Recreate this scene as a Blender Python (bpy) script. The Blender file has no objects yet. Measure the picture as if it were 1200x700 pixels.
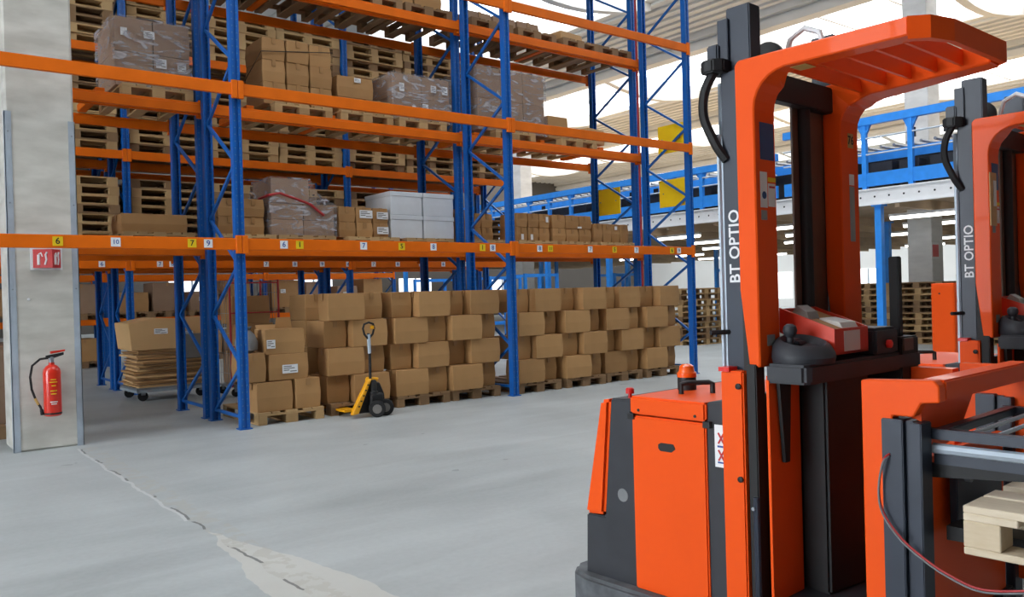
import bpy, bmesh, math, random
from mathutils import Vector, Matrix, Quaternion

random.seed(7)
S = bpy.context.scene
COL = S.collection

# ------------------------------------------------------------------ camera, world, exposure
cam_d = bpy.data.cameras.new('camera')
cam = bpy.data.objects.new('camera', cam_d)
COL.objects.link(cam)
cam_d.sensor_width = 36.0
cam_d.lens = 975.0 / 1200.0 * 36.0
cam_d.clip_start = 0.05
cam_d.clip_end = 300
RC = Matrix(((0.7882490719, 0.0252239703, -0.6148391269),
             (-0.6147257975, -0.0129415957, -0.7886347120),
             (-0.0278494980, 0.9995980524, 0.0053046244)))
cam.matrix_world = Matrix.Translation((0, 0, 1.42)) @ RC.to_4x4()
S.camera = cam

w = bpy.data.worlds.new('sky')
S.world = w
w.use_nodes = True
w.node_tree.nodes['Background'].inputs[0].default_value = (0.80, 0.88, 1.0, 1)
w.node_tree.nodes['Background'].inputs[1].default_value = 1.0
S.view_settings.view_transform = 'Standard'
S.view_settings.look = 'None'
S.view_settings.gamma = 1.0
S.view_settings.use_curve_mapping = False
S.view_settings.exposure = 0.0
SKYLIGHT = 3.2       # luminance of the glazed roof strips
WESTLIGHT = 13.2      # luminance of the glazed gable behind and left of the camera

# ------------------------------------------------------------------ materials
MATS = {}
def new_mat(name):
    m = bpy.data.materials.new(name)
    m.use_nodes = True
    MATS[name] = m
    nt = m.node_tree
    return m, nt, nt.nodes, nt.links, nt.nodes['Principled BSDF']

def lin(c):
    return tuple(((v / 12.92) if v <= 0.04045 else ((v + 0.055) / 1.055) ** 2.4) for v in c)

def paint(name, srgb, rough=0.5, metal=0.0, var=0.12, scale=6.0, bump=0.0, spec=0.5, coat=0.0):
    """paint / plastic / wood base with noise variation in colour and roughness"""
    m, nt, N, L, P = new_mat(name)
    c = lin([v / 255 for v in srgb])
    tc = N.new('ShaderNodeTexCoord')
    n = N.new('ShaderNodeTexNoise')
    n.inputs['Scale'].default_value = scale
    n.inputs['Detail'].default_value = 5
    L.new(tc.outputs['Object'], n.inputs['Vector'])
    r = N.new('ShaderNodeValToRGB')
    r.color_ramp.elements[0].position = 0.3
    r.color_ramp.elements[1].position = 0.7
    r.color_ramp.elements[0].color = tuple(max(0, v * (1 - var)) for v in c) + (1,)
    r.color_ramp.elements[1].color = tuple(min(1, v * (1 + var)) for v in c) + (1,)
    L.new(n.outputs['Fac'], r.inputs['Fac'])
    L.new(r.outputs['Color'], P.inputs['Base Color'])
    P.inputs['Roughness'].default_value = rough
    P.inputs['Metallic'].default_value = metal
    P.inputs['Specular IOR Level'].default_value = spec
    P.inputs['Coat Weight'].default_value = coat
    if bump:
        b = N.new('ShaderNodeBump')
        b.inputs['Strength'].default_value = bump
        n2 = N.new('ShaderNodeTexNoise')
        n2.inputs['Scale'].default_value = scale * 8
        L.new(tc.outputs['Object'], n2.inputs['Vector'])
        L.new(n2.outputs['Fac'], b.inputs['Height'])
        L.new(b.outputs['Normal'], P.inputs['Normal'])
    return m

paint('beam_orange', (228, 108, 14), 0.5, var=0.08, scale=3, spec=0.2)
paint('upright_plain', (6, 90, 170), 0.42, var=0.1)
paint('brace_blue', (12, 92, 172), 0.42, var=0.1)
paint('conveyor_blue', (44, 142, 236), 0.45, var=0.08)
paint('truck_orange', (243, 87, 24), 0.42, var=0.03, scale=2, spec=0.12, coat=0.10)
paint('truck_black', (44, 46, 52), 0.55, var=0.15, scale=9, bump=0.05)
paint('truck_mast', (40, 48, 62), 0.42, var=0.12, scale=5)
paint('truck_dark', (22, 22, 24), 0.6, var=0.2)
paint('rubber', (92, 95, 99), 0.85, var=0.3, scale=14, bump=0.3)
paint('tyre', (24, 24, 25), 0.8)
paint('steel', (150, 156, 164), 0.38, metal=0.7)
paint('galvanised', (176, 188, 200), 0.5, metal=0.25, var=0.1)
paint('grey_panel', (150, 160, 168), 0.6)
paint('white_paint', (232, 234, 236), 0.55, var=0.03)
paint('white_card', (214, 220, 226), 0.7, var=0.04)
paint('label_white', (232, 234, 236), 0.6, var=0.03)
paint('label_yellow', (232, 198, 20), 0.55, var=0.03)
paint('digit_blue', (30, 70, 150), 0.6, var=0.02)
paint('digit_black', (30, 30, 32), 0.6, var=0.02)
paint('sign_yellow', (250, 208, 16), 0.5, var=0.03)
paint('sign_red', (190, 34, 36), 0.45, var=0.05)
paint('extinguisher_red', (216, 44, 22), 0.28, var=0.05, coat=0.4)
paint('rack_red', (176, 40, 44), 0.5)
paint('truck_yellow', (240, 168, 20), 0.4, var=0.06)
paint('amber', (250, 96, 18), 0.15, var=0.03, coat=0.6)
paint('red_plastic', (220, 36, 30), 0.35)
paint('paper', (226, 226, 222), 0.8, var=0.03)
paint('sticker_blue', (44, 74, 118), 0.5)
paint('sticker_grey', (150, 150, 146), 0.6)
paint('sticker_tan', (196, 160, 90), 0.6)
paint('bag', (206, 176, 176), 0.4, var=0.1)
paint('brown_panel', (96, 72, 58), 0.45, var=0.15)
paint('tray_red', (206, 52, 22), 0.4, var=0.05)
paint('tape', (168, 128, 84), 0.3, var=0.06)
paint('wall_grey', (92, 88, 84), 0.85, var=0.08, scale=0.5)
paint('mezz_under', (196, 172, 142), 0.8, var=0.15, scale=1.2)
paint('roof_grey', (226, 226, 222), 0.85, var=0.06, scale=0.6)
paint('wall_white', (222, 224, 224), 0.8, var=0.04, scale=0.5)
paint('dark_machine', (38, 40, 48), 0.6, var=0.2)
paint('grey_box', (112, 108, 104), 0.7)
paint('net_grey', (120, 122, 124), 0.6)

def cardboard(name, a, b, grain=False):
    m, nt, N, L, P = new_mat(name)
    tc = N.new('ShaderNodeTexCoord')
    oi = N.new('ShaderNodeObjectInfo')
    n = N.new('ShaderNodeTexNoise'); n.inputs['Scale'].default_value = 5; n.inputs['Detail'].default_value = 6
    if grain:
        gm = N.new('ShaderNodeMapping'); gm.inputs['Scale'].default_value = (3, 14, 14)
        L.new(tc.outputs['Object'], gm.inputs['Vector']); L.new(gm.outputs[0], n.inputs['Vector'])
    else: L.new(tc.outputs['Object'], n.inputs['Vector'])
    mix = N.new('ShaderNodeMix'); mix.data_type = 'RGBA'
    mix.inputs[6].default_value = lin([v / 255 for v in a]) + (1,)
    mix.inputs[7].default_value = lin([v / 255 for v in b]) + (1,)
    ad = N.new('ShaderNodeMath'); ad.operation = 'MULTIPLY_ADD'
    ad.inputs[1].default_value = 0.5
    L.new(n.outputs['Fac'], ad.inputs[0])
    mu = N.new('ShaderNodeMath'); mu.operation = 'MULTIPLY'; mu.inputs[1].default_value = 0.5
    L.new(oi.outputs['Random'], mu.inputs[0])
    L.new(mu.outputs[0], ad.inputs[2])
    L.new(ad.outputs[0], mix.inputs[0])
    L.new(mix.outputs[2], P.inputs['Base Color'])
    P.inputs['Roughness'].default_value = 0.75
    w_ = N.new('ShaderNodeTexWave'); w_.inputs['Scale'].default_value = 40; w_.bands_direction = 'Z'
    L.new(tc.outputs['Object'], w_.inputs['Vector'])
    bp = N.new('ShaderNodeBump'); bp.inputs['Strength'].default_value = 0.04
    L.new(w_.outputs['Fac'], bp.inputs['Height'])
    L.new(bp.outputs['Normal'], P.inputs['Normal'])
cardboard('cardboard', (154, 114, 70), (192, 148, 96))
cardboard('cardboard_light', (196, 154, 104), (214, 176, 124))
cardboard('wrapped_card', (140, 112, 90), (168, 138, 112))
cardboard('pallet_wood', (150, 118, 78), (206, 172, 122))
cardboard('pallet_wood_new', (196, 174, 140), (238, 226, 206), True)
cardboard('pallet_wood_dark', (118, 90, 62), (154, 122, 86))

# perforated blue upright
def perforated():
    m, nt, N, L, P = new_mat('upright_blue')
    tc = N.new('ShaderNodeTexCoord'); sp = N.new('ShaderNodeSeparateXYZ')
    L.new(tc.outputs['Object'], sp.inputs[0])
    def math_(op, a, b=None):
        k = N.new('ShaderNodeMath'); k.operation = op
        for i, v in enumerate((a, b)):
            if v is None: continue
            if isinstance(v, (int, float)): k.inputs[i].default_value = v
            else: L.new(v, k.inputs[i])
        return k.outputs[0]
    z = math_('ABSOLUTE', math_('SUBTRACT', math_('FRACT', math_('MULTIPLY', sp.outputs[2], 13.3)), 0.5))
    z = math_('DIVIDE', z, 13.3)
    x = math_('ABSOLUTE', math_('SUBTRACT', math_('ABSOLUTE', sp.outputs[0]), 0.026))
    d = math_('SQRT', math_('ADD', math_('MULTIPLY', z, z), math_('MULTIPLY', x, x)))
    mask = math_('LESS_THAN', d, 0.0085)
    mix = N.new('ShaderNodeMix'); mix.data_type = 'RGBA'
    mix.inputs[6].default_value = lin([v / 255 for v in (6, 90, 172)]) + (1,)
    mix.inputs[7].default_value = lin([v / 255 for v in (70, 112, 168)]) + (1,)
    L.new(mask, mix.inputs[0])
    L.new(mix.outputs[2], P.inputs['Base Color'])
    P.inputs['Roughness'].default_value = 0.4
perforated()

# concrete floor with swirled power-trowel marks, joint line and repaired patch
def floor_mat():
    m, nt, N, L, P = new_mat('floor_concrete')
    tc = N.new('ShaderNodeTexCoord'); sp = N.new('ShaderNodeSeparateXYZ')
    L.new(tc.outputs['Object'], sp.inputs[0])
    def math_(op, *a):
        k = N.new('ShaderNodeMath'); k.operation = op
        for i, v in enumerate(a):
            if isinstance(v, (int, float)): k.inputs[i].default_value = v
            else: L.new(v, k.inputs[i])
        return k.outputs[0]
    def noise(scale, detail, vec=None, dist=0.0):
        n = N.new('ShaderNodeTexNoise')
        n.inputs['Scale'].default_value = scale; n.inputs['Detail'].default_value = detail
        n.inputs['Distortion'].default_value = dist
        L.new(vec or tc.outputs['Object'], n.inputs['Vector'])
        return n.outputs['Fac']
    mp = N.new('ShaderNodeMapping'); mp.inputs['Scale'].default_value = (0.35, 2.0, 1)
    mp.inputs['Rotation'].default_value = (0, 0, math.radians(-30))
    L.new(tc.outputs['Object'], mp.inputs['Vector'])
    big = noise(0.7, 6, dist=0.8)
    streak = noise(1.4, 6, mp.outputs[0], 1.2)
    fine = noise(26, 4)
    v = math_('ADD', math_('MULTIPLY', big, 0.45), math_('ADD', math_('MULTIPLY', streak, 0.4), math_('MULTIPLY', fine, 0.15)))
    rp = N.new('ShaderNodeValToRGB')
    e = rp.color_ramp.elements
    e[0].position = 0.32; e[1].position = 0.68
    e[0].color = lin([x / 255 for x in (156, 162, 163)]) + (1,)
    e[1].color = lin([x / 255 for x in (187, 193, 194)]) + (1,)
    L.new(v, rp.inputs['Fac'])
    # joint line along y at x = 1.64, wobbling
    wob = math_('MULTIPLY', math_('SUBTRACT', noise(3.0, 4), 0.5), 0.10)
    dx = math_('SUBTRACT', math_('ADD', sp.outputs[0], wob), 1.655)
    adx = math_('ABSOLUTE', dx)
    crack = math_('MULTIPLY', math_('LESS_THAN', adx, 0.009), math_('GREATER_THAN', noise(2.3, 3), 0.5))
    line = math_('MULTIPLY', math_('LESS_THAN', math_('ABSOLUTE', math_('ADD', dx, 0.02)), 0.012), math_('GREATER_THAN', sp.outputs[1], 5.6))
    band = math_('MULTIPLY', math_('LESS_THAN', math_('ABSOLUTE', math_('SUBTRACT', dx, 0.07)), 0.08), math_('GREATER_THAN', noise(9, 4), 0.5))
    # only on the near side of the pillar
    near = math_('LESS_THAN', sp.outputs[1], 9.2)
    # light repair patch y 2.2-5.2, growing towards the camera
    edge = math_('ADD', dx, math_('MULTIPLY', math_('SUBTRACT', noise(5, 4), 0.5), 0.08))
    gl = math_('MULTIPLY', math_('SUBTRACT', 5.25, sp.outputs[1]), -0.12)
    gr = math_('MINIMUM', math_('MULTIPLY', math_('SUBTRACT', 5.25, sp.outputs[1]), 0.22), 0.30)
    patch = math_('MULTIPLY', math_('GREATER_THAN', edge, gl), math_('LESS_THAN', edge, gr))
    def mixc(fac, ina, srgb, amount=1.0):
        mx = N.new('ShaderNodeMix'); mx.data_type = 'RGBA'
        L.new(math_('MULTIPLY', math_('MULTIPLY', fac, near), amount), mx.inputs[0])
        L.new(ina, mx.inputs[6]); mx.inputs[7].default_value = lin([x / 255 for x in srgb]) + (1,)
        return mx.outputs[2]
    c = mixc(patch, rp.outputs['Color'], (208, 206, 198), 0.6)
    c = mixc(band, c, (176, 174, 164), 0.4)
    c = mixc(line, c, (208, 210, 210), 0.6)
    c = mixc(crack, c, (92, 94, 94), 0.8)
    # rare dark stains
    st = math_('GREATER_THAN', noise(1.7, 3), 0.715)
    c = mixc(st, c, (120, 126, 130), 0.5)
    L.new(c, P.inputs['Base Color'])
    rr = math_('MULTIPLY_ADD', streak, 0.3, 0.38)
    L.new(rr, P.inputs['Roughness'])
    P.inputs['Specular IOR Level'].default_value = 0.4
    b = N.new('ShaderNodeBump'); b.inputs['Strength'].default_value = 0.06
    L.new(fine, b.inputs['Height']); L.new(b.outputs['Normal'], P.inputs['Normal'])
floor_mat()

def concrete(name, a, b, scale):
    m, nt, N, L, P = new_mat(name)
    tc = N.new('ShaderNodeTexCoord')
    n = N.new('ShaderNodeTexNoise'); n.inputs['Scale'].default_value = scale; n.inputs['Detail'].default_value = 8
    mp = N.new('ShaderNodeMapping'); mp.inputs['Scale'].default_value = (1, 1, 3)
    L.new(tc.outputs['Object'], mp.inputs['Vector']); L.new(mp.outputs[0], n.inputs['Vector'])
    r = N.new('ShaderNodeValToRGB'); r.color_ramp.elements[0].position = .3; r.color_ramp.elements[1].position = .7
    r.color_ramp.elements[0].color = lin([v / 255 for v in a]) + (1,)
    r.color_ramp.elements[1].color = lin([v / 255 for v in b]) + (1,)
    L.new(n.outputs['Fac'], r.inputs['Fac']); L.new(r.outputs['Color'], P.inputs['Base Color'])
    P.inputs['Roughness'].default_value = 0.85
    n2 = N.new('ShaderNodeTexNoise'); n2.inputs['Scale'].default_value = 60
    L.new(tc.outputs['Object'], n2.inputs['Vector'])
    bp = N.new('ShaderNodeBump'); bp.inputs['Strength'].default_value = 0.1
    L.new(n2.outputs['Fac'], bp.inputs['Height']); L.new(bp.outputs['Normal'], P.inputs['Normal'])
concrete('pillar_concrete', (188, 186, 177), (216, 214, 206), 2.5)
concrete('pillar_far', (206, 208, 208), (226, 228, 228), 2.0)

def emis(name, col, strength):
    m, nt, N, L, P = new_mat(name)
    P.inputs['Base Color'].default_value = (0.8, 0.8, 0.8, 1)
    P.inputs['Emission Color'].default_value = col + (1,)
    P.inputs['Emission Strength'].default_value = strength
emis('skylight_glass', (0.94, 0.97, 1.0), SKYLIGHT)
emis('gable_glass', (0.90, 0.95, 1.0), WESTLIGHT)
emis('tube_light', (1.0, 0.96, 0.88), 7.0)
emis('far_window', (0.95, 0.98, 1.0), 1.3)

# stretch film: thin, mostly clear, crinkled and shiny
def film():
    m, nt, N, L, P = new_mat('stretch_film')
    tc = N.new('ShaderNodeTexCoord')
    n = N.new('ShaderNodeTexNoise'); n.inputs['Scale'].default_value = 3.5; n.inputs['Detail'].default_value = 6
    n.inputs['Distortion'].default_value = 1.5
    mp = N.new('ShaderNodeMapping'); mp.inputs['Scale'].default_value = (1, 1, 3.0)
    mp.inputs['Rotation'].default_value = (0.4, 0.5, 0.2)
    L.new(tc.outputs['Object'], mp.inputs['Vector']); L.new(mp.outputs[0], n.inputs['Vector'])
    r = N.new('ShaderNodeValToRGB')
    r.color_ramp.elements[0].position = 0.50; r.color_ramp.elements[1].position = 0.66
    r.color_ramp.elements[0].color = (0.10, 0.10, 0.10, 1); r.color_ramp.elements[1].color = (0.7, 0.7, 0.7, 1)
    L.new(n.outputs['Fac'], r.inputs['Fac'])
    t = N.new('ShaderNodeBsdfTransparent')
    P.inputs['Base Color'].default_value = (0.6, 0.6, 0.64, 1)
    P.inputs['Roughness'].default_value = 0.25
    b = N.new('ShaderNodeBump'); b.inputs['Strength'].default_value = 0.6
    L.new(n.outputs['Fac'], b.inputs['Height']); L.new(b.outputs['Normal'], P.inputs['Normal'])
    mx = N.new('ShaderNodeMixShader')
    L.new(r.outputs['Color'], mx.inputs[0]); L.new(t.outputs[0], mx.inputs[1]); L.new(P.outputs[0], mx.inputs[2])
    L.new(mx.outputs[0], N['Material Output'].inputs['Surface'])
film()
def clear():
    m, nt, N, L, P = new_mat('clear_screen')
    t = N.new('ShaderNodeBsdfTransparent'); t.inputs[0].default_value = (0.86, 0.88, 0.9, 1)
    P.inputs['Base Color'].default_value = (0.5, 0.52, 0.55, 1); P.inputs['Roughness'].default_value = 0.1
    mx = N.new('ShaderNodeMixShader'); mx.inputs[0].default_value = 0.14
    L.new(t.outputs[0], mx.inputs[1]); L.new(P.outputs[0], mx.inputs[2])
    L.new(mx.outputs[0], N['Material Output'].inputs['Surface'])
clear()

# ------------------------------------------------------------------ mesh helpers
class MB:
    def __init__(s): s.v = []; s.f = []
    def box(s, x0, x1, y0, y1, z0, z1):
        n = len(s.v)
        s.v += [(x0, y0, z0), (x1, y0, z0), (x1, y1, z0), (x0, y1, z0), (x0, y0, z1), (x1, y0, z1), (x1, y1, z1), (x0, y1, z1)]
        s.f += [tuple(n + i for i in q) for q in ((3, 2, 1, 0), (4, 5, 6, 7), (0, 1, 5, 4), (1, 2, 6, 5), (2, 3, 7, 6), (3, 0, 4, 7))]
        return s
    def prism(s, prof, axis, a0, a1):
        """prof: list of 2D points; axis 'x' -> (y,z), 'y' -> (x,z), 'z' -> (x,y)"""
        n = len(s.v); k = len(prof)
        for a in (a0, a1):
            for p, q in prof:
                s.v.append({'x': (a, p, q), 'y': (p, a, q), 'z': (p, q, a)}[axis])
        s.f.append(tuple(n + i for i in range(k)))
        s.f.append(tuple(n + k + i for i in reversed(range(k))))
        for i in range(k):
            j = (i + 1) % k
            s.f.append((n + i, n + k + i, n + k + j, n + j))
        return s
    def bar(s, p0, p1, wd, ht):
        """rectangular bar between two points"""
        p0 = Vector(p0); p1 = Vector(p1); d = (p1 - p0).normalized()
        up = Vector((0, 0, 1)) if abs(d.z) < 0.99 else Vector((0, 1, 0))
        a = d.cross(up).normalized() * wd / 2; b = a.cross(d).normalized() * ht / 2
        n = len(s.v)
        for p in (p0, p1):
            for q in (-a - b, a - b, a + b, -a + b): s.v.append(tuple(p + q))
        s.f += [tuple(n + i for i in q) for q in ((3, 2, 1, 0), (4, 5, 6, 7), (0, 1, 5, 4), (1, 2, 6, 5), (2, 3, 7, 6), (3, 0, 4, 7))]
        return s
    def tube(s, pts, r, n=8, radii=None):
        pts = [Vector(p) for p in pts]; base = len(s.v); m = len(pts)
        t0 = (pts[1] - pts[0]).normalized()
        ref = Vector((0, 0, 1)) if abs(t0.z) < 0.9 else Vector((1, 0, 0))
        a = t0.cross(ref).normalized()
        for i, p in enumerate(pts):
            t = ((pts[min(i + 1, m - 1)] - pts[max(i - 1, 0)])).normalized()
            a = (a - t * a.dot(t)).normalized(); b = t.cross(a)
            rr = radii[i] if radii else r
            for k in range(n):
                g = 2 * math.pi * k / n
                s.v.append(tuple(p + (a * math.cos(g) + b * math.sin(g)) * rr))
        for i in range(m - 1):
            for k in range(n):
                k2 = (k + 1) % n
                s.f.append((base + i * n + k, base + i * n + k2, base + (i + 1) * n + k2, base + (i + 1) * n + k))
        s.f.append(tuple(base + k for k in reversed(range(n))))
        s.f.append(tuple(base + (m - 1) * n + k for k in range(n)))
        return s
    def lathe(s, prof, c, n=20, axis='z'):
        """prof: (r,h) pairs revolved round an axis through c"""
        base = len(s.v); m = len(prof)
        for r, h in prof:
            for k in range(n):
                g = 2 * math.pi * k / n; u, v = r * math.cos(g), r * math.sin(g)
                q = {'z': (u, v, h), 'x': (h, u, v), 'y': (u, h, v)}[axis]
                s.v.append((c[0] + q[0], c[1] + q[1], c[2] + q[2]))
        for i in range(m - 1):
            for k in range(n):
                k2 = (k + 1) % n
                s.f.append((base + i * n + k, base + i * n + k2, base + (i + 1) * n + k2, base + (i + 1) * n + k))
        s.f.append(tuple(base + k for k in reversed(range(n))))
        s.f.append(tuple(base + (m - 1) * n + k for k in range(n)))
        return s
    def mesh(s, name, bevel=0.0, smooth=False, seg=1, off=(0, 0, 0)):
        me = bpy.data.meshes.new(name)
        me.from_pydata([(a + off[0], b + off[1], c + off[2]) for a, b, c in s.v], [], s.f)
        bm = bmesh.new(); bm.from_mesh(me)
        bmesh.ops.recalc_face_normals(bm, faces=bm.faces)
        if bevel:
            ed = [e for e in bm.edges if len(e.link_faces) == 2 and e.calc_face_angle(0) > 0.5]
            bmesh.ops.bevel(bm, geom=ed, offset=bevel, segments=seg, affect='EDGES', clamp_overlap=True)
        if smooth:
            for f in bm.faces: f.smooth = True
        bm.to_mesh(me); bm.free()
        if smooth:
            try: me.set_sharp_from_angle(angle=math.radians(40))
            except Exception: pass
        return me
    def build(s, name, mat, parent=None, bevel=0.0, smooth=False, seg=1, off=(0, 0, 0), loc=None):
        me = s.mesh(name, bevel, smooth, seg, off)
        return put(name, me, mat, parent, loc)

def put(name, me, mat, parent=None, loc=None, rz=0.0, scale=None):
    if mat and not me.materials: me.materials.append(MATS[mat])
    o = bpy.data.objects.new(name, me); COL.objects.link(o)
    if loc: o.location = loc
    if rz: o.rotation_euler.z = rz
    if scale: o.scale = scale
    o.parent = parent
    return o

def tag(o, label, cat, group=None, kind=None):
    o['label'] = label; o['category'] = cat
    if group: o['group'] = group
    if kind: o['kind'] = kind
    return o
def struct(o):
    o['kind'] = 'structure'; return o
def thing(name, label, cat, loc=(0, 0, 0), rz=0.0, group=None):
    o = bpy.data.objects.new(name, None); COL.objects.link(o)
    o.empty_display_size = 0.1
    o.location = loc; o.rotation_euler.z = rz
    return tag(o, label, cat, group)
def copy_tree(o, parent=None):
    c = o.copy(); COL.objects.link(c); c.parent = parent
    for ch in list(o.children): copy_tree(ch, c)
    return c

_txt = {}
def text_mesh(s, size):
    k = (s, size)
    if k in _txt: return _txt[k]
    cu = bpy.data.curves.new('lettering', 'FONT'); cu.body = s; cu.size = size
    cu.align_x = 'CENTER'; cu.align_y = 'CENTER'; cu.extrude = 0.0006; cu.resolution_u = 3
    cu.offset = size * 0.015
    ob = bpy.data.objects.new('lettering', cu); COL.objects.link(ob)
    bpy.context.view_layer.update()
    dg = bpy.context.evaluated_depsgraph_get()
    me = bpy.data.meshes.new_from_object(ob.evaluated_get(dg))
    bpy.data.objects.remove(ob); bpy.data.curves.remove(cu)
    _txt[k] = me
    return me
def lettering(s, size, mat, parent, loc, rot):
    me = text_mesh(s, size).copy()
    me.materials.clear()
    o = put('lettering', me, mat, parent, loc)
    o.rotation_euler = rot
    return o
ORD = ['first', 'second', 'third', 'fourth', 'fifth', 'sixth', 'seventh', 'eighth', 'ninth', 'tenth', 'eleventh', 'twelfth']
LEV = ['lower', 'middle', 'upper']

# ------------------------------------------------------------------ the hall
X0, X1, Y0, Y1 = -14.0, 50.0, -3.2, 46.0
struct(MB().box(X0, X1, Y0, Y1, -0.2, 0).build('floor', 'floor_concrete'))
struct(MB().box(X1, X1 + .3, Y0, Y1, 0, 10).build('wall_right', 'wall_white'))
struct(MB().box(X0, X1, Y1, Y1 + .3, 0, 10).build('wall_far', 'wall_grey'))
struct(MB().box(X0, X1, Y0 - .3, Y0, 0, 10).build('wall_back', 'wall_grey'))  # unseen wall, set close and dark to keep light off camera-side faces
wl = MB()
wl.box(X0 - .3, X0, Y0, Y1, 0, 0.6).box(X0 - .3, X0, Y0, Y1, 7.6, 10).box(X0 - .3, X0, Y0, 1.4, .6, 7.6).box(X0 - .3, X0, 8.9, Y1, .6, 7.6)
struct(wl.build('wall_left', 'wall_grey'))
# glazed gable on the left wall
gw = struct(MB().box(X0 - .22, X0 - .18, 1.4, 8.9, .6, 7.6).build('window_1', 'gable_glass'))
fr = MB()
for i in range(6): fr.box(X0 - .24, X0 - .02, 1.4 + i * 1.5 - .04, 1.4 + i * 1.5 + .04, .6, 7.6)
for z in (.6, 3.0, 5.3, 7.6): fr.box(X0 - .24, X0 - .02, 1.4, 8.9, z - .04, z + .04)
fr.build('window_frame', 'galvanised', gw)

# roof: concrete gutter beams along y, ribbed slabs and glazed strips between them
YS = 2.0                                    # glazing starts here; roof added closed before it to shade the trucks' near faces
beams_x = [-17.8 + 9.7 * i for i in range(8)]
ce = MB()
strips = []
for bx in beams_x:
    a, b = bx + .35, bx + 6.0
    if b > X0 and a < X1: strips.append((max(a, X0), min(b, X1), 8.2 if bx < 5 else Y1))
    if bx < 5 and b > X0: ce.box(max(a - .2, X0), b + .2, 8.2, Y1, 9.45, 9.7)  # unseen roof closed over the racks, added to keep them darker inside
    if b > X0 and a < X1: ce.box(max(a - .2, X0), min(b + .2, X1), Y0, YS, 9.45, 9.7)
    # slab from b to next beam
    s0, s1 = max(b, X0), min(bx + 9.7 + .35, X1)
    if s1 > s0:
        ce.box(s0, s1, Y0, Y1, 9.45, 9.7)
        k = s0 + .3
        while k < s1 - .3:                       # trapezoidal ribs of the slab
            ce.box(k, k + .18, Y0, Y1, 9.38, 9.45); k += .45
struct(ce.build('ceiling', 'roof_grey'))
nwin = 2
for a, b, ye in strips:
    o = struct(MB().box(a, b, YS, ye, 9.62, 9.66).build('window_%d' % nwin, 'skylight_glass')); nwin += 1
    g = MB()
    y = YS + 2.0
    while y < ye:
        g.box(a, b, y - .03, y + .03, 9.5, 9.62); y += 2.0
    g.build('glazing_bar', 'roof_grey', o)
ntr = 1
for bx in beams_x:
    if X0 < bx < X1:
        struct(MB().box(bx - .22, bx + .22, Y0, Y1, 8.9, 9.12).box(bx - .35, bx + .35, Y0, Y1, 9.22, 9.62).box(bx - .12, bx + .12, Y0, Y1, 9.12, 9.22).build('trim_%d' % ntr, 'roof_grey')); ntr += 1
# fish-bellied cross girders along x
for y in (-2, 4, 10, 16, 22, 28, 34, 40):
    for bx in beams_x:
        a, b = bx + .35, bx + 6.3
        if a < X0 or b > X1: continue
        pr_ = [(a, 9.5), (a, 9.25)] + [(a + (b - a) * t, 9.25 - .45 * math.sin(math.pi * t)) for t in (.2, .4, .5, .6, .8)] + [(b, 9.25), (b, 9.5)]
        struct(MB().prism(pr_, 'y', y - .12, y + .12).build('trim_%d' % ntr, 'roof_grey')); ntr += 1

# ------------------------------------------------------------------ concrete pillars
def pillar(x0, x1, y0, y1, mat, label, guards=False, z1=9.0):
    p = thing('concrete_pillar', label, 'pillar', ((x0 + x1) / 2, (y0 + y1) / 2, 0))
    o = (-(x0 + x1) / 2, -(y0 + y1) / 2, 0)
    MB().box(x0, x1, y0, y1, 0, z1).build('shaft', mat, p, bevel=.02, off=o)
    if guards:
        g = .055
        MB().box(x0 - .006, x0 + g, y0 - .006, y0 + .0005, 0, 3.35).box(x0 - .006, x0 + .0005, y0 - .006, y0 + g, 0, 3.35).build('corner_guard', 'galvanised', p, off=o)
        MB().box(x1 - g, x1 + .006, y0 - .006, y0 + .0005, 0, 3.3).box(x1 - .0005, x1 + .006, y0 - .006, y0 + g, 0, 3.3).build('corner_guard', 'galvanised', p, off=o)
        for zz in (1.6, 2.45, 3.15):
            for xx in (x0 + .025, x1 - .025):
                MB().lathe([(.008, 0), (.008, -.006)], (xx, y0 - .005, zz), 8, 'y').build('bolt', 'steel', p, off=o)
        MB().lathe([(.014, 0), (.012, -.012)], (x0 + .16, y0, 1.5), 8, 'y').build('plug', 'white_paint', p, off=o)
    return p
pillar(1.13, 1.74, 9.42, 10.02, 'pillar_concrete', 'square grey concrete pillar with metal corner guards, fire extinguisher hung on it', True)
pillar(20.7, 21.3, 9.75, 10.35, 'pillar_far', 'pale square pillar with small red sign, rising behind the blue conveyor at right')
pillar(20.7, 21.3, 25.8, 26.4, 'pillar_far', 'pale square pillar behind the conveyor, left of the yellow boards')

# fire sign: white plate with folded red wing faces and white pictograms
fs = thing('fire_sign', 'folded red fire extinguisher sign on the grey concrete pillar', 'sign', (1.46, 9.412, 1.79))
MB().box(-.15, .135, -.006, .004, 0, .22).build('back_plate', 'white_paint', fs)
pf = MB().prism([(-.125, -.006), (.03, -.11), (.12, -.006)], 'z', .02, .205).build('folded_panel', 'sign_red', fs)
def on_wing(p, q):
    """helper: pictogram pieces placed on the folded faces"""
    d = Vector((q[0] - p[0], q[1] - p[1], 0)).normalized(); n = Vector((d.y, -d.x, 0))
    return d, n
for (p, q) in (((-.125, -.006), (.03, -.11)), ((.03, -.11), (.12, -.006))):
    d, n = on_wing(p, q); L_ = (Vector(q) - Vector(p)).length
    def pt(u, z, k=.002): return tuple(Vector((p[0], p[1], 0)) + d * (u * L_) + n * k + Vector((0, 0, z)))
    mb = MB()
    mb.tube([pt(.3, .05), pt(.3, .15)], .014, 6)
    mb.tube([pt(.3, .155), pt(.42, .17), pt(.5, .13)], .006, 6)
    mb.tube([pt(.62, .05), pt(.7, .10), pt(.66, .15), pt(.74, .175)], .009, 6)
    mb.build('pictogram', 'white_paint', pf)

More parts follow.
